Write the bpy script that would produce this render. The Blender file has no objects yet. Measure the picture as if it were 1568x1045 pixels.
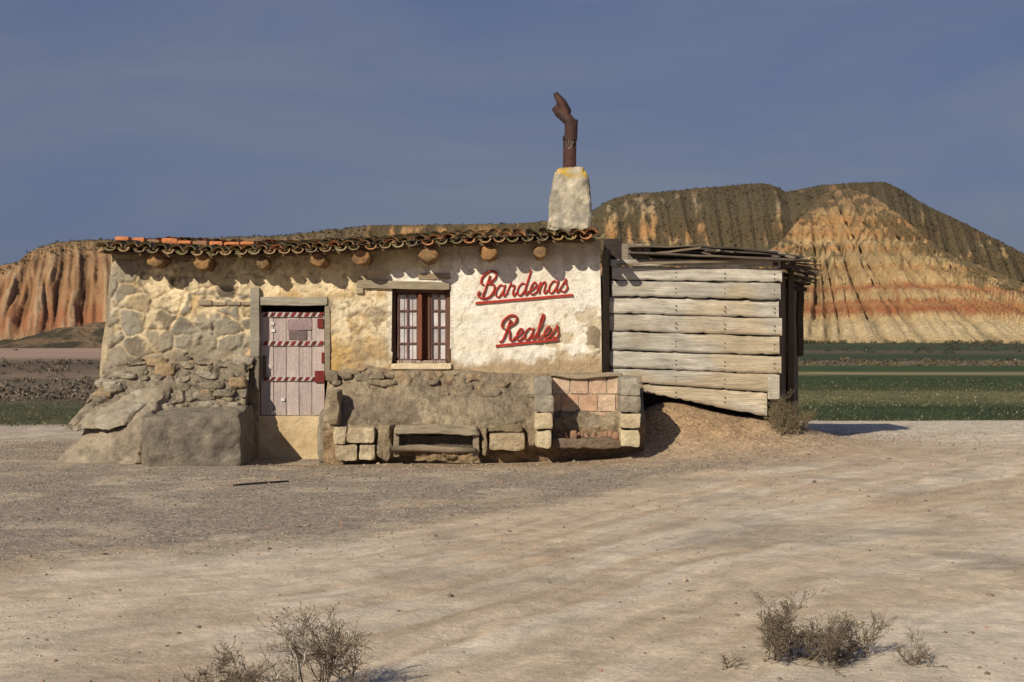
import bpy, math, random
import numpy as np
from mathutils import Vector
random.seed(7); rng=np.random.default_rng(7)
F=2178.0; HZ=517.0; CH=1.7
def WX(px,d): return (px-784.0)*d/F
def WZ(py,d): return CH-(py-HZ)*d/F
def PT(px,py,d): return (WX(px,d),d,WZ(py,d))
# ---------- noise ----------
def _h(ix,iy,iz,s):
    n=(ix.astype(np.int64)*374761393+iy.astype(np.int64)*668265263+iz.astype(np.int64)*1440662683+s*974634777)&0xffffffff
    n=((n^(n>>13))*1274126177)&0xffffffff
    n=((n^(n>>16))*2246822519)&0xffffffff
    n=n^(n>>15)
    return n/4294967295.0
def vn(x,y=0.,z=0.,s=0):
    x,y,z=np.broadcast_arrays(np.asarray(x,float),np.asarray(y,float),np.asarray(z,float))
    ix=np.floor(x);iy=np.floor(y);iz=np.floor(z)
    fx=x-ix;fy=y-iy;fz=z-iz
    fx=fx*fx*(3-2*fx);fy=fy*fy*(3-2*fy);fz=fz*fz*(3-2*fz)
    r=0
    for a in (0,1):
        wx=fx if a else 1-fx
        for b in (0,1):
            wy=fy if b else 1-fy
            for c in (0,1):
                wz=fz if c else 1-fz
                r=r+wx*wy*wz*_h(ix+a,iy+b,iz+c,s)
    return r
def fbm(x,y=0.,z=0.,s=0,o=4):
    r=0;a=.5;t=0
    x=np.asarray(x,float);y=np.asarray(y,float);z=np.asarray(z,float)
    for i in range(o):
        r=r+a*vn(x,y,z,s+i*17);t+=a;a*=.5
        x=x*2.03+3.1;y=y*2.03+1.7;z=z*2.03+5.3
    return r/t
def ss(a,b,x):
    t=np.clip((np.asarray(x,float)-a)/(b-a),0,1);return t*t*(3-2*t)
def voro(x,y,s=0):
    ix=np.floor(x);iy=np.floor(y);f1=np.full(x.shape,9.);f2=np.full(x.shape,9.);cid=np.zeros(x.shape)
    z=np.zeros_like(ix)
    for a in (-1,0,1):
        for b in (-1,0,1):
            cx=ix+a;cy=iy+b
            px=cx+.02+.96*_h(cx,cy,z,s);py=cy+.02+.96*_h(cx,cy,z,s+5)
            d=np.sqrt((x-px)**2+(y-py)**2);c=_h(cx,cy,z,s+9)
            n=d<f1
            f2=np.where(n,f1,np.minimum(f2,d));cid=np.where(n,c,cid);f1=np.where(n,d,f1)
    return f1,f2,cid
def mix(a,b,t):
    a=np.asarray(a,float);b=np.asarray(b,float);t=np.asarray(t)[...,None];return a*(1-t)+b*t
# ---------- mesh helpers ----------
def empty(name):
    e=bpy.data.objects.new(name,None);bpy.context.collection.objects.link(e);return e
def mk(name,V,Fc,mat,cols=None,parent=None,smooth=False,attrs=None):
    V=np.asarray(V,float).reshape(-1,3)
    me=bpy.data.meshes.new(name)
    if isinstance(Fc,np.ndarray):
        k=Fc.shape[1];nf=len(Fc)
        me.vertices.add(len(V));me.vertices.foreach_set('co',V.astype(np.float32).ravel())
        me.loops.add(nf*k);me.loops.foreach_set('vertex_index',Fc.astype(np.int32).ravel())
        me.polygons.add(nf);me.polygons.foreach_set('loop_start',np.arange(0,nf*k,k,dtype=np.int32))
        me.update(calc_edges=True)
    else:
        me.from_pydata([tuple(v) for v in V],[],[tuple(f) for f in Fc]);me.update()
    if cols is not None:
        c=np.ones((len(V),4),np.float32);c[:,:3]=np.clip(np.asarray(cols).reshape(-1,3),0,1)
        a=me.color_attributes.new('Col','FLOAT_COLOR','POINT');a.data.foreach_set('color',c.ravel())
    if attrs:
        for k_,v_ in attrs.items():
            a=me.attributes.new(k_,'FLOAT','POINT');a.data.foreach_set('value',np.asarray(v_,np.float32).ravel())
    me.materials.append(mat)
    if smooth: me.polygons.foreach_set('use_smooth',np.ones(len(me.polygons),bool))
    ob=bpy.data.objects.new(name,me);bpy.context.collection.objects.link(ob)
    if parent: ob.parent=parent
    return ob
def gridfaces(nv,nu,off=0,keep=None):
    i=np.arange(nv-1)[:,None]*nu+np.arange(nu-1)[None,:]
    f=np.stack([i,i+1,i+nu+1,i+nu],-1)
    if keep is not None: f=f[keep]
    return f.reshape(-1,4)+off
def grid(name,X,Y,Z,mat,cols,parent=None,smooth=True,keep=None,attrs=None):
    V=np.stack([X,Y,Z],-1).reshape(-1,3)
    return mk(name,V,gridfaces(X.shape[0],X.shape[1],0,keep),mat,cols,parent,smooth,attrs)
class Acc:
    def __init__(s): s.V=[];s.Q=[];s.C=[];s.n=0
    def add(s,V,Q,C):
        V=np.asarray(V,float).reshape(-1,3);s.V.append(V);s.Q.append(np.asarray(Q)+s.n)
        C=np.asarray(C,float)
        if C.ndim==1: C=np.tile(C,(len(V),1))
        s.C.append(C.reshape(-1,3));s.n+=len(V)
    def make(s,name,mat,parent=None,smooth=False):
        return mk(name,np.concatenate(s.V),np.concatenate(s.Q),mat,np.concatenate(s.C),parent,smooth)
def hexa_geo(c8,seg=6,amp=.0,fr=3.,rnd=.04,seed=0):
    c=np.array(c8,float)
    t=np.linspace(-1,1,seg+1)
    A,B=np.meshgrid(t,t);O=np.ones_like(A);Vs=[];Qs=[];o=0
    for ax,sg in ((0,1),(0,-1),(1,1),(1,-1),(2,1),(2,-1)):
        if ax==0: u,v,w=O*sg,A,B
        elif ax==1: u,v,w=A,O*sg,B
        else: u,v,w=A,B,O*sg
        s=1-rnd*((u*v)**8+(v*w)**8+(u*w)**8)
        u,v,w=u*s,v*s,w*s
        a=(u+1)/2;b=(v+1)/2;g=(w+1)/2
        P=0
        for idx,wt in enumerate([(1-a)*(1-b)*(1-g),a*(1-b)*(1-g),a*b*(1-g),(1-a)*b*(1-g),(1-a)*(1-b)*g,a*(1-b)*g,a*b*g,(1-a)*b*g]):
            P=P+wt[...,None]*c[idx]
        Vs.append(P.reshape(-1,3));Qs.append(gridfaces(seg+1,seg+1,o));o+=(seg+1)**2
    V=np.concatenate(Vs)
    if amp>0:
        x,y,z=V.T*fr
        D=np.stack([fbm(x,y,z,seed+1,5),fbm(x,y,z,seed+2,5),fbm(x,y,z,seed+3,5)],-1)-.5
        V=V+D*amp*2
    return V,np.concatenate(Qs)
def box8(x0,x1,y0,y1,z0,z1,dx=0,dz=0):
    return [(x0,y0,z0),(x1,y0,z0+dz),(x1,y1,z0+dz),(x0,y1,z0),(x0+dx,y0,z1),(x1+dx,y0,z1+dz),(x1+dx,y1,z1+dz),(x0+dx,y1,z1)]
def pbox(px0,px1,py0,py1,d,depth,dz=0):
    return box8(WX(px0,d),WX(px1,d),d,d+depth,WZ(py1,d),WZ(py0,d),0,dz)
def cvar(V,base,amt=.25,fr=4,seed=0,base2=None):
    x,y,z=np.asarray(V).T*fr
    n=fbm(x,y,z,seed,5)
    n2=fbm(x*3.1,y*3.1,z*3.1,seed+31,4)
    c=np.array(base)[None]*(1+amt*2*(n2-.5))[:,None]*np.ones((len(V),1))
    if base2 is not None: c=mix(c,np.array(base2)[None]*(1+amt*2*(n2-.5))[:,None],ss(.45,.6,n))
    return c
def tube_geo(path,rad,n=10,caps=True,wob=0,seed=0):
    path=np.array(path,float);k=len(path);rad=np.broadcast_to(rad,(k,))
    V=[];
    up=np.array([0.1,.9,.3])
    for i in range(k):
        t=path[min(i+1,k-1)]-path[max(i-1,0)];t/=np.linalg.norm(t)+1e-9
        if abs(t@up)>.93: up=np.array([1.,.1,0])
        a=np.cross(t,up);a/=np.linalg.norm(a);b=np.cross(t,a)
        th=np.linspace(0,2*np.pi,n,endpoint=False)
        r=rad[i]*(1+(wob*(vn(np.cos(th)*2+5,np.sin(th)*2+5,i*.6,seed)-.5) if wob else 0))
        V.append(path[i]+np.outer(np.cos(th)*r,a)+np.outer(np.sin(th)*r,b))
    Q=[]
    for i in range(k-1):
        for j in range(n):
            Q.append((i*n+j,i*n+(j+1)%n,(i+1)*n+(j+1)%n,(i+1)*n+j))
    V=np.concatenate(V)
    if caps:
        m=len(V);V=np.concatenate([V,[path[0],path[-1]]])
        for j in range(0,n,2):
            Q.append((m,j,(j+1)%n,(j+2)%n));o=(k-1)*n
            Q.append((m+1,o+j,o+(j+1)%n,o+(j+2)%n))
    return V,np.array(Q)
# ---------- materials ----------
def mat_vc(name,scales=((40,.35),),bump=.3,bscale=30,rough=.9,bdist=.02,flat=None,spec=.2,metal=0,bump2=None):
    m=bpy.data.materials.new(name);m.use_nodes=True;nt=m.node_tree;N=nt.nodes;L=nt.links
    p=N['Principled BSDF'];p.inputs['Roughness'].default_value=rough;p.inputs['Specular IOR Level'].default_value=spec;p.inputs['Metallic'].default_value=metal
    tc=N.new('ShaderNodeTexCoord')
    if flat is None:
        a=N.new('ShaderNodeAttribute');a.attribute_name='Col';cur=a.outputs['Color']
    else:
        a=N.new('ShaderNodeRGB');a.outputs[0].default_value=(*flat,1);cur=a.outputs[0]
    for sc,am in scales:
        n=N.new('ShaderNodeTexNoise');n.inputs['Detail'].default_value=6;n.inputs['Roughness'].default_value=.65
        if isinstance(sc,tuple):
            mp=N.new('ShaderNodeMapping');mp.inputs['Scale'].default_value=sc;L.new(tc.outputs['Object'],mp.inputs[0]);L.new(mp.outputs[0],n.inputs['Vector']);n.inputs['Scale'].default_value=1
        else:
            L.new(tc.outputs['Object'],n.inputs['Vector']);n.inputs['Scale'].default_value=sc
        mr=N.new('ShaderNodeMapRange');mr.inputs['From Min'].default_value=.3;mr.inputs['From Max'].default_value=.7
        mr.inputs['To Min'].default_value=1-am;mr.inputs['To Max'].default_value=1+am*.8
        L.new(n.outputs[0],mr.inputs[0])
        mx=N.new('ShaderNodeVectorMath');mx.operation='SCALE';L.new(cur,mx.inputs[0]);L.new(mr.outputs[0],mx.inputs['Scale']);cur=mx.outputs[0]
    L.new(cur,p.inputs['Base Color'])
    last=None
    for bs,st,bd in [(bscale,bump,bdist)]+(list(bump2) if bump2 else []):
        if st<=0: continue
        n=N.new('ShaderNodeTexNoise');n.inputs['Detail'].default_value=8;n.inputs['Roughness'].default_value=.65
        if isinstance(bs,tuple):
            mp=N.new('ShaderNodeMapping');mp.inputs['Scale'].default_value=bs;L.new(tc.outputs['Object'],mp.inputs[0]);L.new(mp.outputs[0],n.inputs['Vector']);n.inputs['Scale'].default_value=1
        else:
            L.new(tc.outputs['Object'],n.inputs['Vector']);n.inputs['Scale'].default_value=bs
        b=N.new('ShaderNodeBump');b.inputs['Strength'].default_value=st;b.inputs['Distance'].default_value=bd
        L.new(n.outputs[0],b.inputs['Height'])
        if last: L.new(last.outputs[0],b.inputs['Normal'])
        last=b
    if last: L.new(last.outputs[0],p.inputs['Normal'])
    return m
M_plaster=mat_vc('plaster',((9,.12),(60,.2)),.7,45,bdist=.015,bump2=[(9,.6,.045)])
M_rubble=mat_vc('rubble',((25,.28),(110,.35)),.9,60,bdist=.02,bump2=[(14,.8,.06)])
M_conc=mat_vc('concrete_rough',((18,.18),(130,.4)),1,110,bdist=.014,bump2=[(20,.7,.04)])
M_tile=mat_vc('clay_tile',((30,.3),(90,.25)),.5,60,bdist=.01)
M_wood=mat_vc('weathered_wood',(((3,30,70),.36),((8,60,180),.32),(2.2,.18)),.8,(5,60,130),bdist=.008)
M_woodv=mat_vc('door_wood',(((60,60,4),.24),(30,.18)),.5,(120,120,5),bdist=.006)
M_log=mat_vc('log_wood',((40,.35),),.6,50,bdist=.01)
M_brick=mat_vc('brick',((20,.2),(80,.3)),.7,70,bdist=.012)
M_rust=mat_vc('rusty_pipe',((12,.35),(70,.3)),.4,60,rough=.7,bdist=.005,spec=.3)
M_red=mat_vc('red_paint',((40,.22),(9,.2)),.15,60,rough=.65,bdist=.003,spec=.3,flat=(.38,.032,.02))
M_glass=mat_vc('pale_reflection_glass',((6,.25),(40,.15)),.05,30,rough=.25,spec=.5)
M_dark=mat_vc('dark_interior',(),0,flat=(.012,.01,.009))
M_hill=mat_vc('badland_earth',((.25,.10),(1.1,.25),(4.,.22)),1,.9,bdist=1.6)
M_leaf=mat_vc('scrub_foliage',(),0,rough=.9)
M_twig=mat_vc('dry_twigs',((60,.3),),0)
M_stone=mat_vc('pebble_stone',((50,.25),),.4,80,bdist=.004)
# ================= GROUND =================
def geo(a,b,n,s0):
    t=np.linspace(0,1,n+1)[1:]; return a+(b-a)*(t**3.2*.985+t*.015)
xs=np.arange(-13,13.01,.065)
xs=np.concatenate([-geo(13,2500,60,0)[::-1],xs,geo(13,2500,60,0)])
ys=np.concatenate([[-1500,-600,-200,-60,-20,-5,0,2,4],np.arange(5,14,.035),np.arange(14,30,.065),np.arange(30,130,.35),geo(130,4500,90,0)])
GX,GY=np.meshgrid(xs,ys)
tx=np.linspace(-40,60,2001);ty=np.interp(tx,[-40,-14,-6,-3.67,-1.45,-.2,1.7,5.07,10,16,60],[5,7.2,8.8,9.9,11.3,13,16.4,20.,25,30,66])
k=np.exp(-np.linspace(-2,2,61)**2);k/=k.sum();ty=np.convolve(np.pad(ty,30,'edge'),k,'valid')
def curve(x): return np.interp(x,tx,ty)
def ground_h(x,y):
    plat=1-ss(26,30,y)
    z=.14*ss(-.5,4,x)*plat*ss(12,19,y)
    z=z+.62*np.exp(-((x-2.15)/.85)**2-((y-20.5)/.8)**2)
    z=z+.36*np.exp(-((x-3.6)/1.1)**2-((y-20.6)/.9)**2)
    z=z-.03*np.exp(-((x+3)/1.5)**2-((y-19.5)/1.)**2)
    z=z+.03*np.exp(-((x+5.)/1.8)**2-((y-18.6)/.7)**2)
    z=z+.06*(fbm(x*.45,y*.45,0,3,3)-.5)*plat+.024*(fbm(x*3,y*3,0,9,4)-.5)*plat
    v=y-curve(x)
    near=plat*(1-ss(20,26,y))
    wv=v+.25*np.sin(x*.35)+.5*(fbm(x*.3,y*.3,0,46,2)-.5)
    ruts=0
    for c0,am in ((-3.1,.8),(-2.35,1.),(-1.5,.7),(-.75,.9),(-4.2,.6),(-5.,.8)):
        d_=(wv-c0)/.13;ruts=ruts-am*np.exp(-d_*d_)+.45*am*np.exp(-((np.abs(d_)-1.9)/.7)**2)
    rm=ss(.34,.55,fbm(x*.35,y*.35,0,44,3))
    z=z+(.008*(vn(v*2.2,x*.12,0,41)-.5)+.012*(vn(v*7+fbm(x*.4,y*.4,0,45,2),x*.15,0,42)-.5)*rm+.011*ruts*rm)*near
    z=z+ (.5*(fbm(x*.02,y*.02,0,13,3)-.5))*ss(60,140,y)
    return z
GZ=ground_h(GX,GY)
v=GY-curve(GX)
n1=fbm(GX*.5,GY*.5,0,21,5);n2=fbm(GX*1.7,GY*1.7,0,22,5);n3=fbm(GX*6,GY*6,0,23,3)
sand=np.array([.555,.455,.34]);grav=np.array([.265,.225,.185]);tan=np.array([.44,.335,.232]);pale=np.array([.63,.55,.445]);ora=np.array([.48,.34,.21])
g=ss(-.3,1.1,v+(n1-.5)*3.2+(n2-.5)*1.6)
g=g*(1-.5*ss(.5,.62,n2))
streak=vn(v*1.1+(n1-.5)*2.,GX*.1,0,61);streak2=vn(v*4.+(n1-.5)*3,GX*.25,0,62)
c=mix(sand*np.ones(GX.shape+(1,)),pale,ss(.4,.8,streak)*.7*(1-g))
c=mix(c,tan,ss(.45,.85,streak2)*.65*(1-g)*ss(.40,.52,fbm(GX*.3,GY*.3,0,64,3)))
c=mix(c,ora,ss(.54,.68,fbm(GX*.8,GY*.35,0,71,4))*.35)
c=mix(c,tan*.9,(1-ss(-1.8,-.8,v))*ss(.48,.62,n1)*.55*(1-ss(9,11,GY)))
c=mix(c,grav*1.15,ss(.56,.66,n2*.6+n1*.4)*.45*(1-g))
c=mix(c,grav,g*.9)
c=mix(c,tan,ss(17.,19.2,GY)*(1-ss(21.5,24,GY))*ss(-2.5,1.,GX)*(1-ss(5,8,GX))*.75)
moundm=np.clip(np.exp(-((GX-2.5)/1.5)**2-((GY-20.3)/.9)**2)*1.3,0,1)
c=mix(c,np.array([.34,.235,.14]),moundm)
c=mix(c,pale,ss(19.5,22,GY)*ss(4.,6.5,GX)*(1-ss(27,28,GY))*.7)
c=mix(c,pale,ss(23,24.5,GY)*(1-ss(-6,-5,GX))*.35)
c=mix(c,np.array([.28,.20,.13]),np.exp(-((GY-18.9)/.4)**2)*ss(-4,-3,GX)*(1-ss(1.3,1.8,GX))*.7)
c=c*(1+.34*(n3-.5))[...,None]
yy=GY*(1+.0*GX)+(fbm(GX*.15,GY*.15,0,81,3)-.5)*3
def bands(y,lst):
    ks=[a for a,_ in lst];C=np.array([b for _,b in lst])
    return np.stack([np.interp(y,ks,C[:,i]) for i in range(3)],-1)
dg=(.042,.058,.027);gr=(.062,.074,.033);yg=(.14,.135,.068);br=(.17,.125,.075);hd=(.12,.098,.065)
R=bands(yy,[(27,gr),(29,(.045,.06,.028)),(35,dg),(37.5,yg),(44,yg),(47,gr),(58,dg),(63,(.05,.07,.03)),(66,(.24,.20,.11)),(69,(.22,.19,.1)),(71,(.05,.075,.034)),(84,(.05,.075,.036)),(88,(.16,.13,.09)),(100,(.17,.14,.1)),(108,(.05,.065,.036)),(130,(.045,.062,.036)),(180,(.12,.10,.07)),(210,(.05,.065,.036)),(420,(.07,.075,.045)),(900,(.2,.16,.1)),(5000,(.25,.2,.15))])
Lf=bands(yy,[(26,(.09,.085,.045)),(31,(.075,.078,.04)),(36,(.10,.095,.055)),(38,hd),(50,(.15,.12,.085)),(56,(.12,.10,.07)),(62,(.22,.165,.12)),(72,(.16,.12,.085)),(90,(.11,.09,.065)),(110,(.2,.15,.11)),(125,(.33,.235,.18)),(240,(.36,.25,.19)),(300,(.15,.12,.08)),(480,(.12,.1,.07)),(5000,(.25,.2,.15))])
fld=mix(R,Lf,1-ss(-4,0,GX))
sp=fbm(GX*1.3,GY*.9,0,91,4)
fld=fld*(.6+.8*sp)[...,None]
edge=ss(-.5,.5,GY-27.2+(fbm(GX*.5,GY*.5,0,95,4)-.5)*2.2-.4*ss(0,-6,GX))
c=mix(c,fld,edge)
m=bpy.data.materials.new('ground_dirt');m.use_nodes=True;nt=m.node_tree;N=nt.nodes;L=nt.links
p=N['Principled BSDF'];p.inputs['Roughness'].default_value=.95;p.inputs['Specular IOR Level'].default_value=.1
tc=N.new('ShaderNodeTexCoord')
def attr(n_):
    a=N.new('ShaderNodeAttribute');a.attribute_name=n_;return a
def noise(vec,sc,det=6,ro=.6):
    n=N.new('ShaderNodeTexNoise');n.inputs['Scale'].default_value=sc;n.inputs['Detail'].default_value=det;n.inputs['Roughness'].default_value=ro;L.new(vec,n.inputs['Vector']);return n.outputs[0]
def mrange(v_,a,b,c_,d):
    r=N.new('ShaderNodeMapRange');r.inputs['From Min'].default_value=a;r.inputs['From Max'].default_value=b;r.inputs['To Min'].default_value=c_;r.inputs['To Max'].default_value=d;L.new(v_,r.inputs[0]);return r.outputs[0]
def scale(cv,s):
    x_=N.new('ShaderNodeVectorMath');x_.operation='SCALE';L.new(cv,x_.inputs[0]);L.new(s,x_.inputs['Scale']);return x_.outputs[0]
def math_(op,a,b):
    x_=N.new('ShaderNodeMath');x_.operation=op
    for i,q in enumerate((a,b)):
        if isinstance(q,(int,float)): x_.inputs[i].default_value=q
        else: L.new(q,x_.inputs[i])
    return x_.outputs[0]
cb=N.new('ShaderNodeCombineXYZ')
wob=noise(tc.outputs['Object'],.5,3)
L.new(math_('ADD',attr('trk').outputs['Fac'],math_('MULTIPLY',wob,1.6)),cb.inputs[0]);L.new(math_('MULTIPLY',attr('alng').outputs['Fac'],.16),cb.inputs[1])
st1=noise(cb.outputs[0],6,6,.6);st2=noise(cb.outputs[0],1.6,5,.6)
cur=attr('Col').outputs['Color']
nearf=attr('nearf').outputs['Fac']
def amt(v_,lo,hi):
    r=mrange(v_,.32,.68,lo-1,hi-1); return math_('ADD',math_('MULTIPLY',r,nearf),1)
cur=scale(cur,amt(st1,.85,1.09));cur=scale(cur,amt(st2,.88,1.08))
cur=scale(cur,mrange(noise(tc.outputs['Object'],4,8,.75),.3,.7,.83,1.15))
cur=scale(cur,mrange(noise(tc.outputs['Object'],70,5,.75),.3,.7,.80,1.16))
vo=N.new('ShaderNodeTexVoronoi');vo.inputs['Scale'].default_value=38;L.new(tc.outputs['Object'],vo.inputs['Vector'])
gv=attr('grv').outputs['Fac']
sx=N.new('ShaderNodeSeparateColor');L.new(vo.outputs['Color'],sx.inputs[0])
vv=mrange(sx.outputs[0],0,1,-.38,.38)
cur=scale(cur,math_('ADD',math_('MULTIPLY',vv,gv),1))
L.new(cur,p.inputs['Base Color'])
b1=N.new('ShaderNodeBump');b1.inputs['Strength'].default_value=.6;b1.inputs['Distance'].default_value=.014;L.new(noise(tc.outputs['Object'],30,8,.7),b1.inputs['Height'])
b2=N.new('ShaderNodeBump');b2.inputs['Strength'].default_value=.3;b2.inputs['Distance'].default_value=.018;L.new(st1,b2.inputs['Height']);L.new(b1.outputs[0],b2.inputs['Normal'])
b3=N.new('ShaderNodeBump');b3.inputs['Strength'].default_value=.4;b3.inputs['Distance'].default_value=.11;L.new(noise(tc.outputs['Object'],3,8,.68),b3.inputs['Height']);L.new(b2.outputs[0],b3.inputs['Normal'])
L.new(b3.outputs[0],p.inputs['Normal'])
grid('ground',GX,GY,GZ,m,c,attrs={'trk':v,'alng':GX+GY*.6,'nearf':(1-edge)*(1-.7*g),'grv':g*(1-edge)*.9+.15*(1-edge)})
def leafy(name,P,S,C,nt_=14,flat=.6,mat=M_leaf,seed=1,tri=.45):
    r=np.random.default_rng(seed);n=len(P)
    d=r.normal(size=(n,nt_,3));d/=np.linalg.norm(d,axis=-1,keepdims=True);d*=r.random((n,nt_,1))**.4
    d[...,2]=np.abs(d[...,2])*flat*1.3
    ce=P[:,None]+d*S[:,None,None]
    o=r.normal(size=(n,nt_,3,3))*S[:,None,None,None]*tri*.6
    V=(ce[:,:,None]+o).reshape(-1,3)
    cc=C[:,None]*(.6+.8*r.random((n,nt_,1)));cc=np.repeat(cc.reshape(-1,3),3,0)
    return mk(name,V,np.arange(len(V)).reshape(-1,3),mat,cc)
# ================= HILLS =================
def hz(px,py,d): return WX(px,d),WZ(py,d)
def prof(pts,D=None):
    a=[hz(q[0],q[1],q[2] if len(q)>2 else D) for q in pts];dd=[q[2] if len(q)>2 else D for q in pts]
    return np.array([q[0] for q in a]),np.array([q[1] for q in a]),np.array(dd,float)
def tri(u): return np.abs((u-np.floor(u))-.5)*2
def gul(u,w,s):
    a=u+1.5*fbm(u*.6,w,0,s,3);b=u*2.6+1.8*fbm(u*1.1,w*1.5,0,s+3,3);c_=u*6.1+2*fbm(u*2.2,w*3,0,s+6,2)
    k1=.5+.9*vn(u*.5,w,0,s+8)
    return np.clip(.5*tri(a)*k1+.32*tri(b)+.18*tri(c_),0,1.1)
FR=prof([(700,500,430),(900,470,450),(1100,420,480),(1190,372,510),(1228,327,530),(1262,292,545),(1300,284,548),(1345,300,540),(1400,342,530),(1440,378,520),(1500,402,510),(1568,428,495),(1700,480,460),(1800,515,430),(2100,517,430)])
BR=prof([(500,342),(780,340),(880,332),(905,322),(930,304),(960,295),(1020,290),(1080,284),(1165,277),(1180,279),(1203,290),(1235,285),(1270,279),(1310,276),(1355,275),(1385,290),(1420,312),(1480,340),(1568,385),(1700,440),(1850,505),(2100,517)],590.)
def hillR(x,y):
    px_=np.interp(x,FR[0],FR[1]);dr=np.interp(x,FR[0],FR[2])
    foot=412+10*(vn(x*.03,0,0,5)-.5)
    t=(y-foot)/(dr-foot);tc_=np.clip(t,0,1)
    xc=WX(1285,545);u=(x-xc)/(1.25-.85*tc_)
    gl=gul(u*.085,y*.006,51)
    f=px_*(tc_**.92)-(1-gl)*8.5*4*tc_*(1-tc_)**.8*ss(3,20,px_)
    f=f+1.3*(fbm(x*.3,y*.3,0,66,3)-.5)*ss(.02,.1,tc_)
    f=f+.9*np.sin(f*1.1+fbm(x*.03,y*.03,0,7,2)*3)*ss(.05,.2,tc_)*(1-ss(.8,.95,tc_))*.6
    f=np.where(t>1,px_-(y-dr)*.55,f)
    hb=np.interp(x,BR[0],BR[1]);fb=445+8*(vn(x*.04,0,0,15)-.5);tb=(y-fb)/(590-fb);tbc=np.clip(tb,0,1)
    gb=gul(x*.055+.25*(y-520)*.03,y*.012,77)
    b=hb*(.72*tbc**1.5+.28*ss(.86,1.,tbc)*1)-(1-gb)*17*tbc*(1-tbc)**.45*1.3
    b=b+2.0*(fbm(x*.25,y*.25,0,86,4)-.5)*ss(.02,.1,tbc)*(1-.6*ss(.97,1,tbc))
    b=np.where(tb>1,hb+.5*(fbm(x*.2,y*.2,0,4,3)-.5)-(y-590)*.05,b)
    z=np.maximum(f,b);return z,(b>f),tc_,tbc,gl,gb
x=np.arange(-60,330,.6);y=np.arange(398,640,.6)
X,Y=np.meshgrid(x,y);Z,isB,tF,tB,gl,gb=hillR(X,Y);Z=Z-1.0
nz=fbm(X*.05,Y*.05,0,101,4);nf=fbm(X*.4,Y*.4,0,102,4)
zz=(Z+(nz-.5)*3+(nf-.5)*2.2)/62
cream=(.56,.41,.215);pale_=(.61,.48,.29);red=(.37,.15,.07);orn=(.49,.26,.11);tn=(.48,.32,.155);brn=(.28,.18,.10);gry=(.23,.18,.12)
lst=[(0,cream),(.06,pale_),(.13,cream),(.155,red),(.175,red),(.19,orn),(.21,red),(.225,cream),(.265,(.47,.31,.16)),(.285,red),(.30,orn),(.32,cream),(.40,tn),(.42,orn),(.44,cream),(.50,(.47,.34,.18)),(.53,orn),(.56,cream),(.62,orn),(.66,tn),(.71,orn),(.75,tn),(.82,(.36,.24,.13)),(.9,(.37,.24,.13)),(1.,gry)]
cF=bands(zz,lst)
cF=mix(cF,cF*.62,ss(.42,.2,gl)*.8)  # gully shadows put into the colour, darker where the gullies cut in
vegF=ss(.48,.58,nf*.6+nz*.5+.10*ss(.35,.95,tF)-.07-.1*(gl-.5))*ss(.45,.75,tF)*.75
veg=np.array([.085,.072,.042])
cF=mix(cF,veg,vegF)
cB=bands(zz,[(0,tn),(.2,red),(.35,tn),(.5,orn),(.62,cream),(.7,orn),(.8,tn),(.9,(.42,.33,.22)),(1,brn)])*.9
vegB=ss(.38,.52,.5*nf+.5*fbm(X*.12,Y*.12,0,111,4)-.46*(gb-.50)+.14*ss(70,120,X))
vegB=np.maximum(vegB,ss(.985,1,tB)*.8)
cB=mix(cB,np.array([.078,.066,.042]),vegB*.9)
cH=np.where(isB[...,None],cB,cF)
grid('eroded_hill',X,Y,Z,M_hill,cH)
n=22000
qx=rng.uniform(10,300,n);qy=rng.uniform(430,600,n)
qz,qB,qt,qtb,_,qg=hillR(qx,qy)
dens=fbm(qx*.06,qy*.06,0,121,3)-.35*(qg-.5)
ok=(qB&(rng.random(n)<.2+1.1*ss(.3,.6,dens)))|((~qB)&(qt>.45)&(rng.random(n)<.02+.25*ss(.5,.65,dens)*ss(.5,.9,qt)))
P=np.stack([qx,qy,qz-1.1],-1)[ok];S=rng.uniform(.35,1.0,len(P))
C=np.array([.046,.042,.025])[None]*rng.uniform(.6,1.6,(len(P),1))
leafy('hillside_scrub',P,S,C,10,seed=3)
LR=prof([(-600,440),(-200,420),(0,404),(28,399),(45,385),(60,377),(88,368),(165,364),(300,363),(440,358),(500,350),(560,344),(700,342),(840,339),(905,335),(1000,345)],620.)
def hillL(x,y):
    H=np.interp(x,LR[0],LR[1]);foot=488+14*(vn(x*.025,0,0,31)-.5);t=(y-foot)/(618-foot);tc_=np.clip(t,0,1)
    gl=gul(x*.075+.0022*(y-550)*10,y*.01,35)
    z=H*(.22*tc_+.78*tc_**1.15)-(1-gl)*17*tc_**.8*(1-tc_)**.5
    z=z+1.6*(fbm(x*.2,y*.2,0,36,4)-.5)*ss(.01,.1,tc_)
    z=np.where(t>1,H+.5*(fbm(x*.2,y*.2,0,37,3)-.5)-(y-618)*.03,z)
    return z,tc_,gl
x=np.arange(-340,70,.6);y=np.arange(474,680,.75);X,Y=np.meshgrid(x,y);Z,t,gl=hillL(X,Y);Z=Z-1
nz=fbm(X*.05,Y*.05,0,131,4);nf=fbm(X*.35,Y*.35,0,132,4);zz=(Z+(nz-.5)*4+(nf-.5)*1.5)/46
cL=bands(zz,[(0,(.44,.31,.17)),(.08,(.42,.22,.11)),(.16,(.42,.185,.09)),(.25,(.39,.175,.088)),(.35,(.43,.24,.12)),(.5,(.38,.21,.105)),(.6,(.43,.265,.14)),(.72,(.33,.19,.10)),(.8,(.39,.24,.13)),(.92,(.34,.225,.125)),(.97,(.18,.13,.08)),(1.1,(.16,.12,.07))])
cL=mix(cL,np.array([.60,.46,.29]),ss(.62,.85,gl)*.6*(1-ss(.7,.9,zz)))
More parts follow.
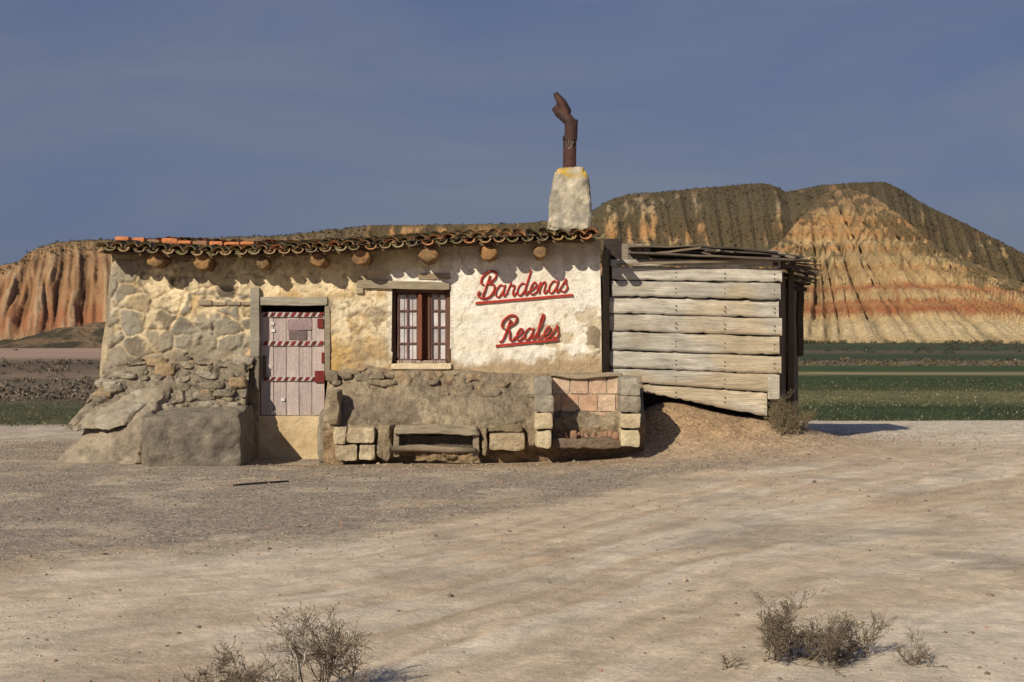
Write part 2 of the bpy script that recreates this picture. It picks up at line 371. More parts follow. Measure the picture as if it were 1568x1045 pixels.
cL=mix(cL,cL*.42,ss(.40,.2,gl)*.75)  # shading of the mesa gullies painted in by darkening the colour
cL=mix(cL,np.array([.09,.075,.04]),ss(.99,1.,t)*.7*ss(.4,.6,nf))
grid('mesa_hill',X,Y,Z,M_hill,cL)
n=6000
qx=rng.uniform(-300,50,n);qy=rng.uniform(604,650,n);qz,qt,_=hillL(qx,qy)
P=np.stack([qx,qy,qz-1.],-1);S=rng.uniform(.4,1.2,n);C=np.array([.05,.047,.027])[None]*rng.uniform(.6,1.4,(n,1))
leafy('mesa_scrub',P,S,C,8,seed=5)
x=np.arange(-80,-20,.4);y=np.arange(200,262,.4);X,Y=np.meshgrid(x,y)
def mound(x,y): return 4.2*np.exp(-((x+68)/13.)**2-((y-232)/13)**2)*(.6+.8*fbm(x*.2,y*.2,0,141,3))-.35
Z=mound(X,Y);cm=mix(np.array([.085,.072,.045])*np.ones(X.shape+(1,)),np.array([.3,.2,.12]),ss(.5,.62,fbm(X*.25,Y*.25,0,142,4))*.7)
grid('scrub_mound',X,Y,Z,M_hill,cm)
def scat(n,x0,x1,y0,y1,s0,s1,col,seed):
    r=np.random.default_rng(seed);X=r.uniform(x0,x1,n);Y=r.uniform(y0,y1,n)
    k_=r.random(n)<ss(.35,.6,fbm(X*.2*30/y0,Y*.2*30/y0,0,seed,3))+.1
    X=X[k_];Y=Y[k_];P=np.stack([X,Y,ground_h(X,Y)],-1);S=r.uniform(s0,s1,len(X));C=np.array(col)[None]*r.uniform(.6,1.5,(len(X),1));return P,S,C
parts=[scat(1300,-30,-7,38,52,.12,.42,(.15,.125,.095),1),scat(900,-50,-10,52,100,.15,.45,(.12,.10,.075),2),
 scat(900,-10,90,88,104,.2,.5,(.10,.082,.055),3),scat(400,10,60,84,88,.15,.35,(.12,.1,.06),4),
 scat(1500,40,200,370,410,.5,1.5,(.06,.06,.035),5),scat(500,-120,-30,140,230,.3,.8,(.09,.075,.05),6),scat(900,-220,-60,330,480,.6,1.6,(.08,.07,.045),7),scat(900,20,200,150,330,.3,.7,(.06,.065,.04),8)]
P=np.concatenate([q[0] for q in parts]);S=np.concatenate([q[1] for q in parts]);C=np.concatenate([q[2] for q in parts])
leafy('plain_scrub',P,S,C,34,seed=8,tri=.24)
n=60000;X=rng.uniform(-22,34,n);Y=27.3+32*rng.random(n)**1.5;kk=(X>4)|((X<-6)&(Y<38)&(rng.random(n)<.5));X=X[kk];Y=Y[kk]
Zg=ground_h(X,Y);hh=rng.uniform(.012,.05,len(X))*(.6+.9*(vn(X*.8,Y*.8,0,3)));a=rng.uniform(0,6.28,len(X));w=rng.uniform(.01,.03,len(X))
V=np.stack([np.stack([X-w*np.cos(a),Y-w*np.sin(a),Zg-.01],-1),np.stack([X+w*np.cos(a),Y+w*np.sin(a),Zg-.01],-1),np.stack([X+rng.normal(0,.03,len(X)),Y+rng.normal(0,.03,len(X)),Zg+hh],-1)],1)
cc=np.array([.057,.070,.031])[None]*rng.uniform(.5,1.6,(len(X),1));yl=(rng.random(len(X))<.06+.32*((Y>35)&(Y<47)));cc[yl]=np.array([.21,.19,.10]);
wh=rng.random(len(X))<.015;cc[wh]=(.30,.28,.2)
lf=X<0;cc[lf]=cc[lf]*.6+np.array([.06,.05,.03])
mk('grass_field',V.reshape(-1,3),np.arange(len(X)*3).reshape(-1,3),M_leaf,np.repeat(cc,3,0))
# ================= HUT =================
hut=empty('stone_hut')
D=20.0
ez_px=[140,152,300,450,560,650,905,940];ez_py=[380,382,390,386,380,373,364,363]
def eave_z(x): return np.interp(784+x*F/19.55,ez_px,[WZ(q,19.55) for q in ez_py])
SL=.086
def roof_z(x,y): return eave_z(x)+SL*(y-19.55)
step=.0175
zt=np.arange(-.1,3.05,step);nu=int((WX(922,D)-WX(150,D))/step)
V_,U_=np.meshgrid(zt,np.linspace(0,1,nu),indexing='ij')
pyv=HZ-(V_-CH)*F/D
lx=WX(np.interp(pyv,[380,395,545,610,720],[173,172,164,147,140]),D)
rx=WX(np.interp(pyv,[360,500,600],[918,921,922]),D)
Xw=lx+(rx-lx)*U_;PXw=784+Xw*F/D
Zw=np.minimum(V_,roof_z(Xw,20.)-.01)
def wallcol(px,py,x,z):
    wx=x+.26*(fbm(x*2.4,z*2.4,0,201,4)-.5);wz=z+.26*(fbm(x*2.4,z*2.4,0,202,4)-.5)
    f1,f2,cid=voro(wx*2.9,wz*4.0,203);e=f2-f1
    a=fbm(x*1.6,z*1.6,0,204,5);b=fbm(x*4.5,z*4.5,0,205,5);cf=fbm(x*14,z*14,0,206,4);d2=fbm(x*2.3,z*2.8,0,221,5)
    O=np.ones(x.shape+(1,))
    stonec=mix(np.array([.185,.168,.138])*O,np.array([.33,.305,.25]),cid);stonec=mix(stonec,np.array([.40,.30,.17]),ss(.8,.9,cid)*.8)
    stonec=mix(stonec,np.array([.10,.09,.07])*O,ss(.10,.04,cid))
    cream_=np.array([.68,.56,.365])*O;ochre=np.array([.50,.335,.14])*O;white=np.array([.84,.80,.72])*O;beige=np.array([.55,.46,.32])*O
    patch=ss(.33,.43,d2+(cf-.5)*.2+.10*ss(330,240,px))
    stonemask=ss(.02,.11+.18*b,e+(cf-.5)*.16)*patch
    left=mix(mix(cream_,ochre,ss(.48,.66,b)*.6),stonec,stonemask*.96)
    grayish=ss(.47,.55,fbm(x*1.3+3,z*1.3,0,207,5)+(cf-.5)*.1);left=mix(left,np.array([.29,.26,.205])*O,grayish*ss(230,300,px)*.85)
    left=mix(left,cream_*1.15,ss(.56,.60,a+(b-.5)*.35-.07*ss(330,250,px)))
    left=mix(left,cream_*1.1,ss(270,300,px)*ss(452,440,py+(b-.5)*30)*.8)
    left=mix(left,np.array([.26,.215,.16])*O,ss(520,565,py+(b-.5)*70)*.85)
    left=mix(left,np.array([.38,.345,.29])*O,ss(205,178,px+(b-.5)*30)*.5)
    mid=mix(cream_*1.08,ochre,ss(.44,.53,b*.6+a*.4+ss(450,480,py)*.14-.07+.05*ss(500,560,py)))
    mid=mix(mid,stonec,(ss(.48,.56,a)*stonemask*.6)*ss(440,470,py))
    mid=mix(mid,np.array([.38,.32,.24])*O,ss(.53,.57,d2)*ss(440,470,py)*.6)
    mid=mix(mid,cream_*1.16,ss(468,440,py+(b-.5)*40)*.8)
    mid=mix(mid,np.array([.80,.70,.49])*O,ss(500,520,px)*ss(452,462,py)*ss(545,500,py)*ss(.44,.5,b)*.75)
    right=mix(white,np.array([.76,.69,.54])*O,ss(.50,.66,b)*.45)
    right=mix(right,np.array([.70,.54,.28])*O,ss(425,405,py)*ss(720,640,px)*.6)
    peel=ss(.48,.51,fbm(x*5,z*6,0,209,5)+.13*ss(480,550,py)*ss(800,900,px)-.07*(1-ss(800,850,px)))
    peel=peel*ss(455,490,py)*ss(790,840,px)
    right=mix(right,beige,peel*.9)
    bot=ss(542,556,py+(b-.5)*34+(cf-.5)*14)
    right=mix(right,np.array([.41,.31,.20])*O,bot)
    w1=ss(375,400,px+(a-.5)*60);w2=ss(588,604,px+(b-.5)*10)
    w2=np.maximum(w2,ss(560,660,px+(a-.5)*80)*(py<440))
    col=mix(mix(left,mid,w1),right,w2)
    dirt=ss(.48,.64,fbm(x*2.8+9,z*1.9,0,241,5))*(.5-.38*w2);col=mix(col,np.array([.33,.265,.18])*O,dirt)
    pits=ss(.64,.70,fbm(x*20,z*20,0,243,3))*.6*(1-.6*w2);col=mix(col,np.array([.22,.17,.115])*O,pits)
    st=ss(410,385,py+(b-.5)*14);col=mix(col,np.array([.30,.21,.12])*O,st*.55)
    drip=ss(.6,.8,vn(x*9,z*.8,0,215))*ss(470,400,py)*.28;col=mix(col,np.array([.35,.27,.18])*O,drip)
    crack=ss(.010,.003,np.abs(fbm(x*1.1+7,z*1.1,0,231,5)-.5))*.5;col=mix(col,np.array([.22,.17,.11])*O,crack*.9)
    ck2=ss(.008,.003,np.abs(fbm(x*2.3+17,z*1.6,0,233,4)-.5))*.5*(1-.5*w2);col=mix(col,np.array([.24,.18,.11])*O,ck2*.8)
    rel=(1-w2)*((1-w1)*(stonemask*.018+.016*cid*stonemask)+w1*.010*stonemask*ss(440,470,py))
    rel=rel+.045*(a-.5)+(.036*(b-.5)+.020*(cf-.5))*(1-.75*w2)-peel*w2*.014-crack*.010-ck2*.008-pits*.010
    rel=rel+bot*w2*.015*(fbm(x*12,z*12,0,218,3))
    return col*(1+.2*(cf-.5))[...,None],rel
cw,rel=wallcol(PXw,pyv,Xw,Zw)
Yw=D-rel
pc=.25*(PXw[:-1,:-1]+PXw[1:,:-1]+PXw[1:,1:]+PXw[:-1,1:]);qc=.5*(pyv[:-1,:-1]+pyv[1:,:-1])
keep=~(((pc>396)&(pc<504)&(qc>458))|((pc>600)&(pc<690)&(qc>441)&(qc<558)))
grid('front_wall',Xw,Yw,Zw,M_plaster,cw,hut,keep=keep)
xl=WX(170,D);xr=WX(920,D)
def addhex(name,c8,mat,col,parent,seg=8,amp=.0,fr=3.,rnd=.03,seed=0,col2=None,amt=.25,cfr=4,smooth=True):
    Vv,Q=hexa_geo(c8,seg,amp,fr,rnd,seed);return mk(name,Vv,Q,mat,cvar(Vv,col,amt,cfr,seed,col2),parent,smooth)
zl=float(roof_z(xl,20.))-.05;zlb=float(roof_z(xl,24.4))-.05;zr=float(roof_z(xr,20.))-.05;zrb=float(roof_z(xr,24.4))-.05
addhex('side_wall_left',[(xl-.28,20.02,-.1),(xl+.25,20.02,-.1),(xl+.25,24.4,-.1),(xl-.28,24.4,-.1),(xl,20.02,zl),(xl+.25,20.02,zl),(xl+.25,24.4,zlb),(xl,24.4,zlb)],M_plaster,(.5,.41,.27),hut,30,.03,3,0,3,(.3,.25,.18))
addhex('side_wall_right',[(xr-.25,20.02,-.1),(xr,20.02,-.1),(xr,24.4,-.1),(xr-.25,24.4,-.1),(xr-.25,20.02,zr),(xr-.01,20.02,zr),(xr-.01,24.4,zrb),(xr-.25,24.4,zrb)],M_plaster,(.36,.29,.2),hut,30,.03,3,0,4,(.25,.2,.14))
addhex('back_wall',box8(xl,xr,24.2,24.45,-.1,3.2),M_plaster,(.4,.33,.24),hut,20,.03,3,0,5)
A=Acc()
def addA(A,c8,col,seg=3,amp=0,fr=5,rnd=.02,seed=0,amt=.2,col2=None,cfr=4):
    Vv,Q=hexa_geo(c8,seg,amp,fr,rnd,seed);A.add(Vv,Q,cvar(Vv,col,amt,cfr,seed,col2))
for (a0,a1,b0,b1) in ((396,504,458,720),(600,690,441,558)):
    x0,x1,z0,z1=WX(a0,D),WX(a1,D),WZ(b1,D),WZ(b0,D)
    addA(A,box8(x0-.1,x0,20.03,20.3,z0,z1),(.5,.4,.25));addA(A,box8(x1,x1+.1,20.03,20.3,z0,z1),(.5,.4,.25))
    addA(A,box8(x0-.1,x1+.1,20.03,20.3,z1,z1+.1),(.4,.32,.2));addA(A,box8(x0-.1,x1+.1,20.03,20.3,z0-.1,z0),(.5,.42,.3))
A.make('opening_reveals',M_plaster,hut)
mk('interior_dark',[(-4,20.32,-.05),(0,20.32,-.05),(0,20.32,2.5),(-4,20.32,2.5)],[(0,1,2,3)],M_dark,None,hut)
A=Acc();r=random.Random(4)
def tile(A,x,y0,z0,ln,rad,col,up=1,th=.016,tilt=0,nseg=8):
    Vv=[];Q=[]
    for yy_,rr in ((y0,rad),(y0+ln,rad*.86)):
        for rr2 in (rr,rr-th):
            for j in range(nseg+1):
                t_=math.pi*j/nseg
                Vv.append((x+rr2*math.cos(t_)+tilt*(yy_-y0),yy_,z0+SL*(yy_-y0)+up*rr2*math.sin(t_)*.75+(0.012 if yy_==y0 and up>0 else 0)))
    m_=nseg+1
    for j in range(nseg):
        Q+= [(j,j+1,2*m_+j+1,2*m_+j),(m_+j,m_+j+1,3*m_+j+1,3*m_+j),(j,j+1,m_+j+1,m_+j),(2*m_+j,2*m_+j+1,3*m_+j+1,3*m_+j)]
    Q+=[(0,m_,3*m_,2*m_),(nseg,m_+nseg,3*m_+nseg,2*m_+nseg)]
    A.add(Vv,Q,cvar(np.array(Vv),col,.4,12,int(r.random()*999),(.20,.19,.08) if r.random()<.35 else None))
tcols=[(.27,.18,.10),(.33,.21,.11),(.18,.14,.09),(.32,.22,.12),(.30,.19,.08),(.40,.19,.09),(.17,.14,.075),(.31,.26,.15)]
x0=WX(150,19.55);x1=WX(912,19.55);ncol=35
for i in range(ncol):
    xx=x0+.09+(x1-x0-.14)*i/(ncol-1)+r.uniform(-.015,.015)
    for j in range(12):
        yj=19.5+j*.38
        col=r.choice(tcols)
        if j>3 and (xx<WX(395,20) and r.random()<.6): col=(.52,.19,.07)
        elif r.random()<.08: col=(.45,.19,.09)
        if j==0 and i in (28,29): col=(.45,.17,.09)
        tile(A,xx+r.uniform(-.015,.015),yj+r.uniform(-.06,.04),roof_z(xx,yj)+.035+r.uniform(-.012,.016),.44,.092+r.uniform(-.010,.008),col,1,tilt=r.uniform(-.05,.05))
        if j==0:
            tile(A,xx+.1+r.uniform(-.01,.01),yj+r.uniform(-.05,.0),roof_z(xx,yj)+.045,.44,.085,r.choice(tcols),-1)
A.make('roof_tiles',M_tile,hut,True)
xa=np.linspace(x0+.02,x1-.02,60)
Vv=[];Q=[]
for i,q in enumerate(xa):
    for (yy_,dz) in ((19.62,-.015),(24.3,-.015),(24.3,-.06),(19.62,-.06)):
        Vv.append((q,yy_,roof_z(q,yy_)+dz))
for i in range(len(xa)-1):
    for j in range(4): Q.append((i*4+j,i*4+(j+1)%4,i*4+4+(j+1)%4,i*4+4+j))
Q+=[(0,1,2,3),(len(xa)*4-4,len(xa)*4-3,len(xa)*4-2,len(xa)*4-1)]
mk('roof_deck',Vv,Q,M_log,cvar(np.array(Vv),(.13,.085,.05)),hut)
A=Acc()
for i in range(9):
    q=WX(178+i*24+r.uniform(-3,3),20.6);zq=float(roof_z(q,20.6));addA(A,box8(q,q+r.uniform(.17,.22),20.5,20.75,zq+.085,zq+.14+r.uniform(-.01,.02)),(.55,.21,.09) if r.random()<.75 else (.3,.17,.1),3,.015,6,.03,i)
A.make('roof_ridge_bricks',M_brick,hut)
A=Acc()
for (bx,by,rr) in ((236,399,.12),(310,401,.125),(402,404,.085),(487,399,.105),(552,394,.125),(656,390,.12),(748,388,.11),(828,386,.095)):
    d=19.6;cx=WX(bx,d);cz=WZ(by,d)
    path=[(cx,20.1,cz+.02),(cx,19.85,cz+.01),(cx,19.7,cz),(cx,19.62,cz),(cx,19.59,cz),(cx,19.583,cz)]
    Vv,Q=tube_geo(path,[rr,rr,rr*1.03,rr,rr*.93,rr*.7],14,True,.6,int(bx))
    Vv[:,2]=cz+(Vv[:,2]-cz)*.9-.03*ss(19.8,19.95,Vv[:,1])
    A.add(Vv,Q,cvar(Vv,(.30,.17,.075),.7,9,int(bx),(.17,.11,.06)))
    addA(A,box8(cx-rr*1.2,cx+rr*1.2,19.66,19.98,cz+rr*.82,cz+rr*.82+.05),(.25,.17,.1),3,.015)
A.make('roof_beams',M_log,hut,True)
A=Acc()
addA(A,pbox(545,689,429,441,19.95,.2,-.03),(.32,.27,.2),10,.012,6)
addA(A,pbox(640,690,419,428,19.97,.1,0),(.34,.26,.18),4,.01)
addA(A,pbox(396,502,455,468,19.95,.2,0),(.34,.31,.25),8,.01,6)
addA(A,pbox(383,397,440,548,19.93,.15),(.30,.27,.22),8,.015,6)
addA(A,pbox(497,505,468,575,19.97,.12),(.27,.23,.17),6,.006,6)
addA(A,pbox(389,396,548,600,19.9,.15),(.2,.17,.13),6,.012,6)
addA(A,pbox(545,556,436,450,19.96,.1),(.4,.33,.24),3,.006,6)
for i in range(4): addA(A,pbox(303+i*22,303+i*22+21,462+r.uniform(-2,1),467,19.955,.06),(.33,.27,.2),3,.008,6,.02,i)
A.make('wood_lintels',M_wood,hut,True)
A=Acc();d=20.1
for i in range(5):
    a0=399+i*19.6;addA(A,pbox(a0+.5,a0+19.1,478+r.uniform(0,2),636,d+.006*(i%2),.04),(.40,.33,.315) if i%2 else (.45,.375,.355),6,.003,5,.0,i,.3)
A.make('door_planks',M_woodv,hut)
A=Acc()
for yb,yt in ((486,478),(530,522),(584,577)):
    addA(A,pbox(400,496,yt,yb,d-.02,.018),(.45,.39,.37),1)
    for i in range(9):
        a0=402+i*10.5
        q0=WX(a0,d-.024);q1=WX(a0+6,d-.024);sh=WX(a0+4,d)-WX(a0,d);zb=WZ(yb-.7,d-.024);zt_=WZ(yt+.7,d-.024)
        A.add([(q0,d-.0235,zb),(q1,d-.0235,zb),(q1+sh,d-.0235,zt_),(q0+sh,d-.0235,zt_)],[(0,1,2,3)],(.10,.025,.025) if i%2 else (.19,.03,.03))
for b in ((486,495,488,502),(492,496,540,556),(482,497,568,586),(402,407,545,580)):
    addA(A,pbox(*b,d-.03,.028),(.17,.03,.028) if b[0]>450 else (.12,.08,.07),3,.006)
A.make('door_bands',M_woodv,hut)
A=Acc()
addA(A,pbox(440,478,489,506,d-.012,.012),(.30,.22,.23),2,.002)
addA(A,pbox(442,470,507,521,d-.01,.01),(.16,.12,.12),2,.002)
for q in ((414,493),(415,504),(410,560),(430,610),(415,630)):
    addA(A,pbox(q[0],q[0]+6,q[1],q[1]+5,d-.013,.012),(.6,.58,.55),1)
A.make('door_stickers',M_woodv,hut)
addhex('door_kick_panel',pbox(394,490,637,712,d-.03,.1),M_plaster,(.60,.48,.30),hut,8,.006,5,.01,2,(.50,.38,.22))
addhex('door_jamb_stone',pbox(486,512,628,712,19.45,.75),M_conc,(.34,.29,.22),hut,18,.04,5,.06,3,(.24,.2,.15))
A=Acc();d=20.09
fc=(.13,.075,.05)
addA(A,pbox(601,606,443,556,d,.08),fc);addA(A,pbox(684,689.5,443,556,d,.08),fc);addA(A,pbox(606,684,443,449,d,.08),fc);addA(A,pbox(606,684,552,557,d,.08),(.3,.24,.2))
addA(A,pbox(640,646,449,552,d-.04,.1),(.20,.075,.045));addA(A,pbox(646,657,449,552,d+.08,.04),(.15,.055,.035))
addA(A,pbox(655,659,449,552,d+.0,.08),(.11,.06,.04))
for (a0,a1) in ((608,640),(659,684)):
    nrow=4
    for i in range(nrow+1):
        yy_=451+i*(100/nrow);addA(A,pbox(a0,a1,yy_-1.2,yy_+1.2,d+.02,.03),(.15,.085,.07),1)
    for q in (a0,(a0+a1)/2-1.2,a1-2.4):
        addA(A,pbox(q,q+2.4,449,552,d+.016,.04),(.15,.085,.07),1)
A.make('window_frame',M_woodv,hut)
A=Acc()
for (a0,a1) in ((608,640),(659,684)):
    for i in range(4):
        for j in range(2):
            w_=(a1-a0)/2;addA(A,pbox(a0+j*w_,a0+(j+1)*w_,451+i*25,476+i*25,d+.045+r.uniform(0,.004),.006),[(.50,.46,.48),(.58,.55,.56),(.42,.38,.40),(.30,.25,.25)][r.choice([0,1,1,2,3])],1)  # pale reflection and whitish curtains are put into the pane colours
A.make('window_panes',M_glass,hut)
addhex('window_sill',pbox(598,692,557,566,19.93,.25),M_plaster,(.62,.52,.36),hut,12,.015,6)
A=Acc()
for q in (612,632,664):
    Vv,Q=tube_geo([PT(q,446,20.05),PT(q,556,20.05)],.005,6);A.add(Vv,Q,(.18,.1,.07))
A.make('window_bars',M_rust,hut)
ch=[PT(838,356,20.7),PT(908,358,20.7),(WX(908,20.7),21.3,3.1),(WX(838,20.7),21.3,3.1),PT(850,257,20.78),PT(898,254,20.78),(WX(896,20.78),21.2,WZ(254,20.8)),(WX(852,20.78),21.2,WZ(256,20.8))]
Vv,Q=hexa_geo(ch,40,.05,4,.09,8)
mid_=np.mean(Vv[:,0]);tz=ss(3.3,4.2,Vv[:,2]);Vv[:,0]=mid_+(Vv[:,0]-mid_)*(1+.09*np.sin(np.clip(tz,0,1)*math.pi))
cc=cvar(Vv,(.45,.40,.31),.5,5,3,(.29,.265,.22))
cc=mix(cc,np.array([.55,.36,.06]),ss(3.98,4.08,Vv[:,2]+.12*(fbm(Vv[:,0]*8,Vv[:,2]*8,Vv[:,1]*8,4)-.5))*ss(.42,.5,fbm(Vv[:,0]*9,Vv[:,2]*9,Vv[:,1]*9,14))*.9)
cc=mix(cc,np.array([.15,.13,.1]),ss(4.12,4.2,Vv[:,2])*ss(.5,.6,fbm(Vv[:,0]*12,Vv[:,2]*12,Vv[:,1]*8,24))*.6)
mk('chimney',Vv,Q,M_plaster,cc,hut,True)
A=Acc();d=20.95
def tb(pts,rad,col=(.06,.027,.02),n=14,dd=0):
    Vv,Q=tube_geo([(WX(a_,d),d+dd,WZ(b_,d)) for a_,b_ in pts],rad,n);A.add(Vv,Q,cvar(Vv,col,.5,8,5,(.035,.02,.018)))
tb([(872,264),(872.5,211)],.098);tb([(872.6,215),(872.8,209)],.108);tb([(874,212),(875,184)],.096)
tb([(880,194),(856,170)],[.078,.092]);tb([(858,173),(849,164)],[.088,.058])
tb([(866,178),(867,172),(860,158),(850,143)],[.070,.078,.072,.035],(.07,.028,.02),12,-.01)
A.make('stovepipe',M_rust,hut)
A=Acc()
for pts in ([(868,214),(868,224)],[(871,212),(871.5,225)],[(874.5,213),(874,225)],[(878,216),(876,224)],[(867,224),(871,228),(876,225)]):
    Vv,Q=tube_geo([PT(a_,b_,20.852) for a_,b_ in pts],.006,6);A.add(Vv,Q,(.45,.41,.34))
A.make('stovepipe_handprint',M_plaster,hut)
# right plinth (rough cement bank)
pp=np.linspace(498,985,340);s_=np.linspace(0,1,100)
S_,PP=np.meshgrid(s_,pp,indexing='ij')
pys=np.interp(S_,[0,.12,.3,.62,.68,1],[0,1,2,3,4,5])
topz=np.interp(PP,[500,560,600,700,820,985],[WZ(q,19.95) for q in (570,560,566,566,572,576)])
kz=[topz,topz-.04,topz-.20,np.full_like(topz,.60),np.full_like(topz,.50),np.full_like(topz,-.1)]
ky=[20.02,19.90,19.80,19.33,19.32,19.45]
Zp=np.zeros_like(S_);Yp=np.zeros_like(S_)
for i in range(5):
    w=np.clip(pys-i,0,1);mk_=(pys>=i)&(pys<=i+1)
    Zp=np.where(mk_,kz[i]*(1-w)+kz[i+1]*w,Zp);Yp=np.where(mk_,ky[i]*(1-w)+ky[i+1]*w,Yp)
Xp=WX(PP,19.6)
wxx=Xp+.5*(fbm(Xp*2.2,Zp*2.2,0,1)-.5);wzz=Zp+.4*(fbm(Xp*2.2,Zp*2.2,0,2)-.5)
f1,f2,cid=voro(wxx*3.6,wzz*6,301);st=ss(.02,.3,f2-f1)*ss(.50,.62,fbm(Xp*1.8,Zp*2.5,0,309,3)+.1*cid)
up=ss(.85,1.02,Zp)
rg=1-np.abs(2*fbm(Xp*4,Zp*5,0,307,5)-1)
Yp=Yp-.20*(fbm(Xp*1.4,Zp*2,0,302,5)-.5)-.13*(fbm(Xp*6,Zp*7,0,303,5)-.5)-(.03*st*cid+.015*st)*np.clip(up+ss(.5,.4,Zp)*.8,0,1)-.03*(rg-.7)
Zp=Zp+.14*(fbm(Xp*3.4,Yp*3,0,305,5)-.5)*ss(0,.15,S_)
nn=fbm(Xp*2,Zp*3,0,304,5);n5=fbm(Xp*15,Zp*15,0,306,3)
cp=mix(np.array([.255,.205,.15])*np.ones(Xp.shape+(1,)),np.array([.35,.285,.20]),ss(.4,.65,nn))
cp=mix(cp,np.array([.42,.27,.14]),up*ss(.5,.6,cid)*.4*st);cp=mix(cp,cp*.6,ss(.86,.97,rg)*.5)
cp=mix(cp,np.array([.32,.23,.14]),ss(.5,.42,Zp));cp=cp*(.7+.6*n5)[...,None]
grid('cement_plinth',Xp,Yp,Zp,M_rubble,cp,hut)
addhex('plinth_end',[(WX(950,19.6),19.45,-.05),(WX(985,19.6),19.55,-.05),(WX(987,19.9),20.3,.0),(WX(950,19.6),20.3,0),(WX(950,19.8),19.8,1.1),(WX(975,19.8),19.85,1.05),(WX(980,19.9),20.3,1.1),(WX(950,19.6),20.3,1.1)],M_rubble,(.30,.22,.14),hut,24,.09,4,.05)
A=Acc()
for i in range(20):
    q=r.choice([r.uniform(505,600),r.uniform(505,820)]);s0=r.uniform(.03,.10);cx=WX(q,19.75);cz=float(np.interp(q,[500,600,820],[1.26,1.20,1.14]))-r.uniform(.02,.20)-.06*(q>600);cy=19.84-(1.22-cz)*.5
    w_=s0*r.uniform(.8,1.5);h_=s0*r.uniform(.4,.7);addA(A,box8(cx-w_,cx+w_,cy-s0*.8,cy+s0*.8,cz-h_,cz+h_,r.uniform(-.03,.03)),r.choice([(.27,.22,.16),(.32,.26,.18),(.36,.25,.14),(.24,.2,.145),(.30,.245,.18)]),6,s0*.5,6,.12,i)
for i in range(60):
    q=r.uniform(165,376);s0=r.uniform(.04,.12);t_=r.random()**1.2;cx=WX(q,19.6)-.2*t_*(q<230);cz=1.38-.85*t_;cy=19.95-.62*t_
    w_=s0*r.uniform(.8,1.6);h_=s0*r.uniform(.45,.8);addA(A,box8(cx-w_,cx+w_,cy-s0,cy+s0,cz-h_,cz+h_,r.uniform(-.03,.03)),r.choice([(.28,.24,.18),(.34,.28,.2),(.38,.28,.17),(.24,.2,.15),(.40,.35,.28)]),6,s0*.45,6,.15,i+90)
A.make('loose_wall_stones',M_rubble,hut,True)
pp=np.linspace(140,379,220);s_=np.linspace(0,1,110);S_,PP=np.meshgrid(s_,pp,indexing='ij')
topz=np.interp(PP,[140,165,250,379],[WZ(q,19.95) for q in (600,552,546,552)])
Zp=topz*(1-S_)+.45*S_;Yp=20.02-.10*ss(0,.08,S_)-.62*S_**1.1
Xp=WX(PP,19.7);Xp=Xp-.25*S_*(1-ss(140,260,PP))
f1,f2,cid=voro(Xp*3.8+1.3*fbm(Xp*2.5,Zp*2.5,0,1),Zp*6.5+1.3*fbm(Xp*2.5,Zp*2.5,0,2),311);st=ss(.02,.3,f2-f1)*ss(.38,.5,fbm(Xp*2,Zp*2,0,319,3)+.1*cid)
rg=1-np.abs(2*fbm(Xp*4,Zp*5,0,317,5)-1)
Yp=Yp-(.015+.05*cid)*st*ss(0,.06,S_)-.14*(fbm(Xp*2,Zp*2,0,312,4)-.5)-.09*(fbm(Xp*8,Zp*8,0,313,4)-.5)-.04*(rg-.7)
cp=mix(np.array([.23,.19,.145])*np.ones(Xp.shape+(1,)),np.array([.38,.32,.24]),cid*st+.5*(1-st));cp=mix(cp,cp*.6,ss(.82,.96,rg)*.8);cp=cp*(.7+.6*fbm(Xp*14,Zp*14,0,6,3))[...,None]
grid('rubble_base',Xp,Yp,Zp,M_rubble,cp,hut)
addhex('rubble_end',[(WX(340,19.4),19.5,-.1),(WX(377,19.5),19.5,-.1),(WX(380,20),20.2,-.1),(WX(340,20),20.2,-.1),(WX(345,19.8),19.8,1.35),(WX(376,19.8),19.8,1.3),(WX(378,20),20.2,1.4),(WX(345,20),20.2,1.4)],M_rubble,(.26,.22,.16),hut,28,.10,4,.03,7)
addhex('concrete_block',[(-4.74,18.35,-.08),(-3.58,18.78,-.08),(-3.60,20.0,-.08),(-5.15,19.4,-.08),(-4.72,18.37,.635),(-3.60,18.80,.70),(-3.62,20.0,.80),(-5.12,19.4,.72)],M_conc,(.27,.235,.185),hut,44,.06,4,.03,11,(.21,.18,.145),.35)
addhex('cement_bank',[(-6.25,19.15,-.08),(-4.95,18.55,-.08),(-4.6,20.0,-.08),(-6.05,20.0,-.08),(-5.85,19.4,.48),(-4.85,18.75,.60),(-4.6,19.95,1.16),(-5.55,20.0,1.12)],M_conc,(.37,.31,.235),hut,48,.17,2.4,.06,13,(.27,.225,.17),.35)
addhex('cement_cap',[(-6.0,19.3,.38),(-5.15,18.85,.50),(-4.78,19.6,.9),(-5.6,19.85,.83),(-5.95,19.33,.50),(-5.15,18.92,.64),(-4.78,19.6,1.04),(-5.5,19.85,.99)],M_conc,(.42,.37,.30),hut,30,.10,3,.06,15,(.34,.29,.22))
A=Acc();cr=(.60,.50,.34)
for i,b in enumerate(((510,529,655,681),(531,573,655,679),(513,546,682,706),(549,574,682,705),(750,804,664,690))):
    addA(A,pbox(*b,19.08,.35),cr if i!=4 else (.50,.40,.26),10,.03,6,.03,i,.35,(.46,.37,.25))
for i,b in enumerate(((577,601,650,704),(738,747,655,700),(806,824,640,688),(505,520,600,652),(748,800,652,664),(584,600,680,706))):
    addA(A,pbox(*b,19.15,.4),(.30,.24,.16),10,.06,5,.08,i+20,.3)
A.make('masonry_blocks',M_rubble,hut,True)
bench=empty('wooden_bench');A=Acc()
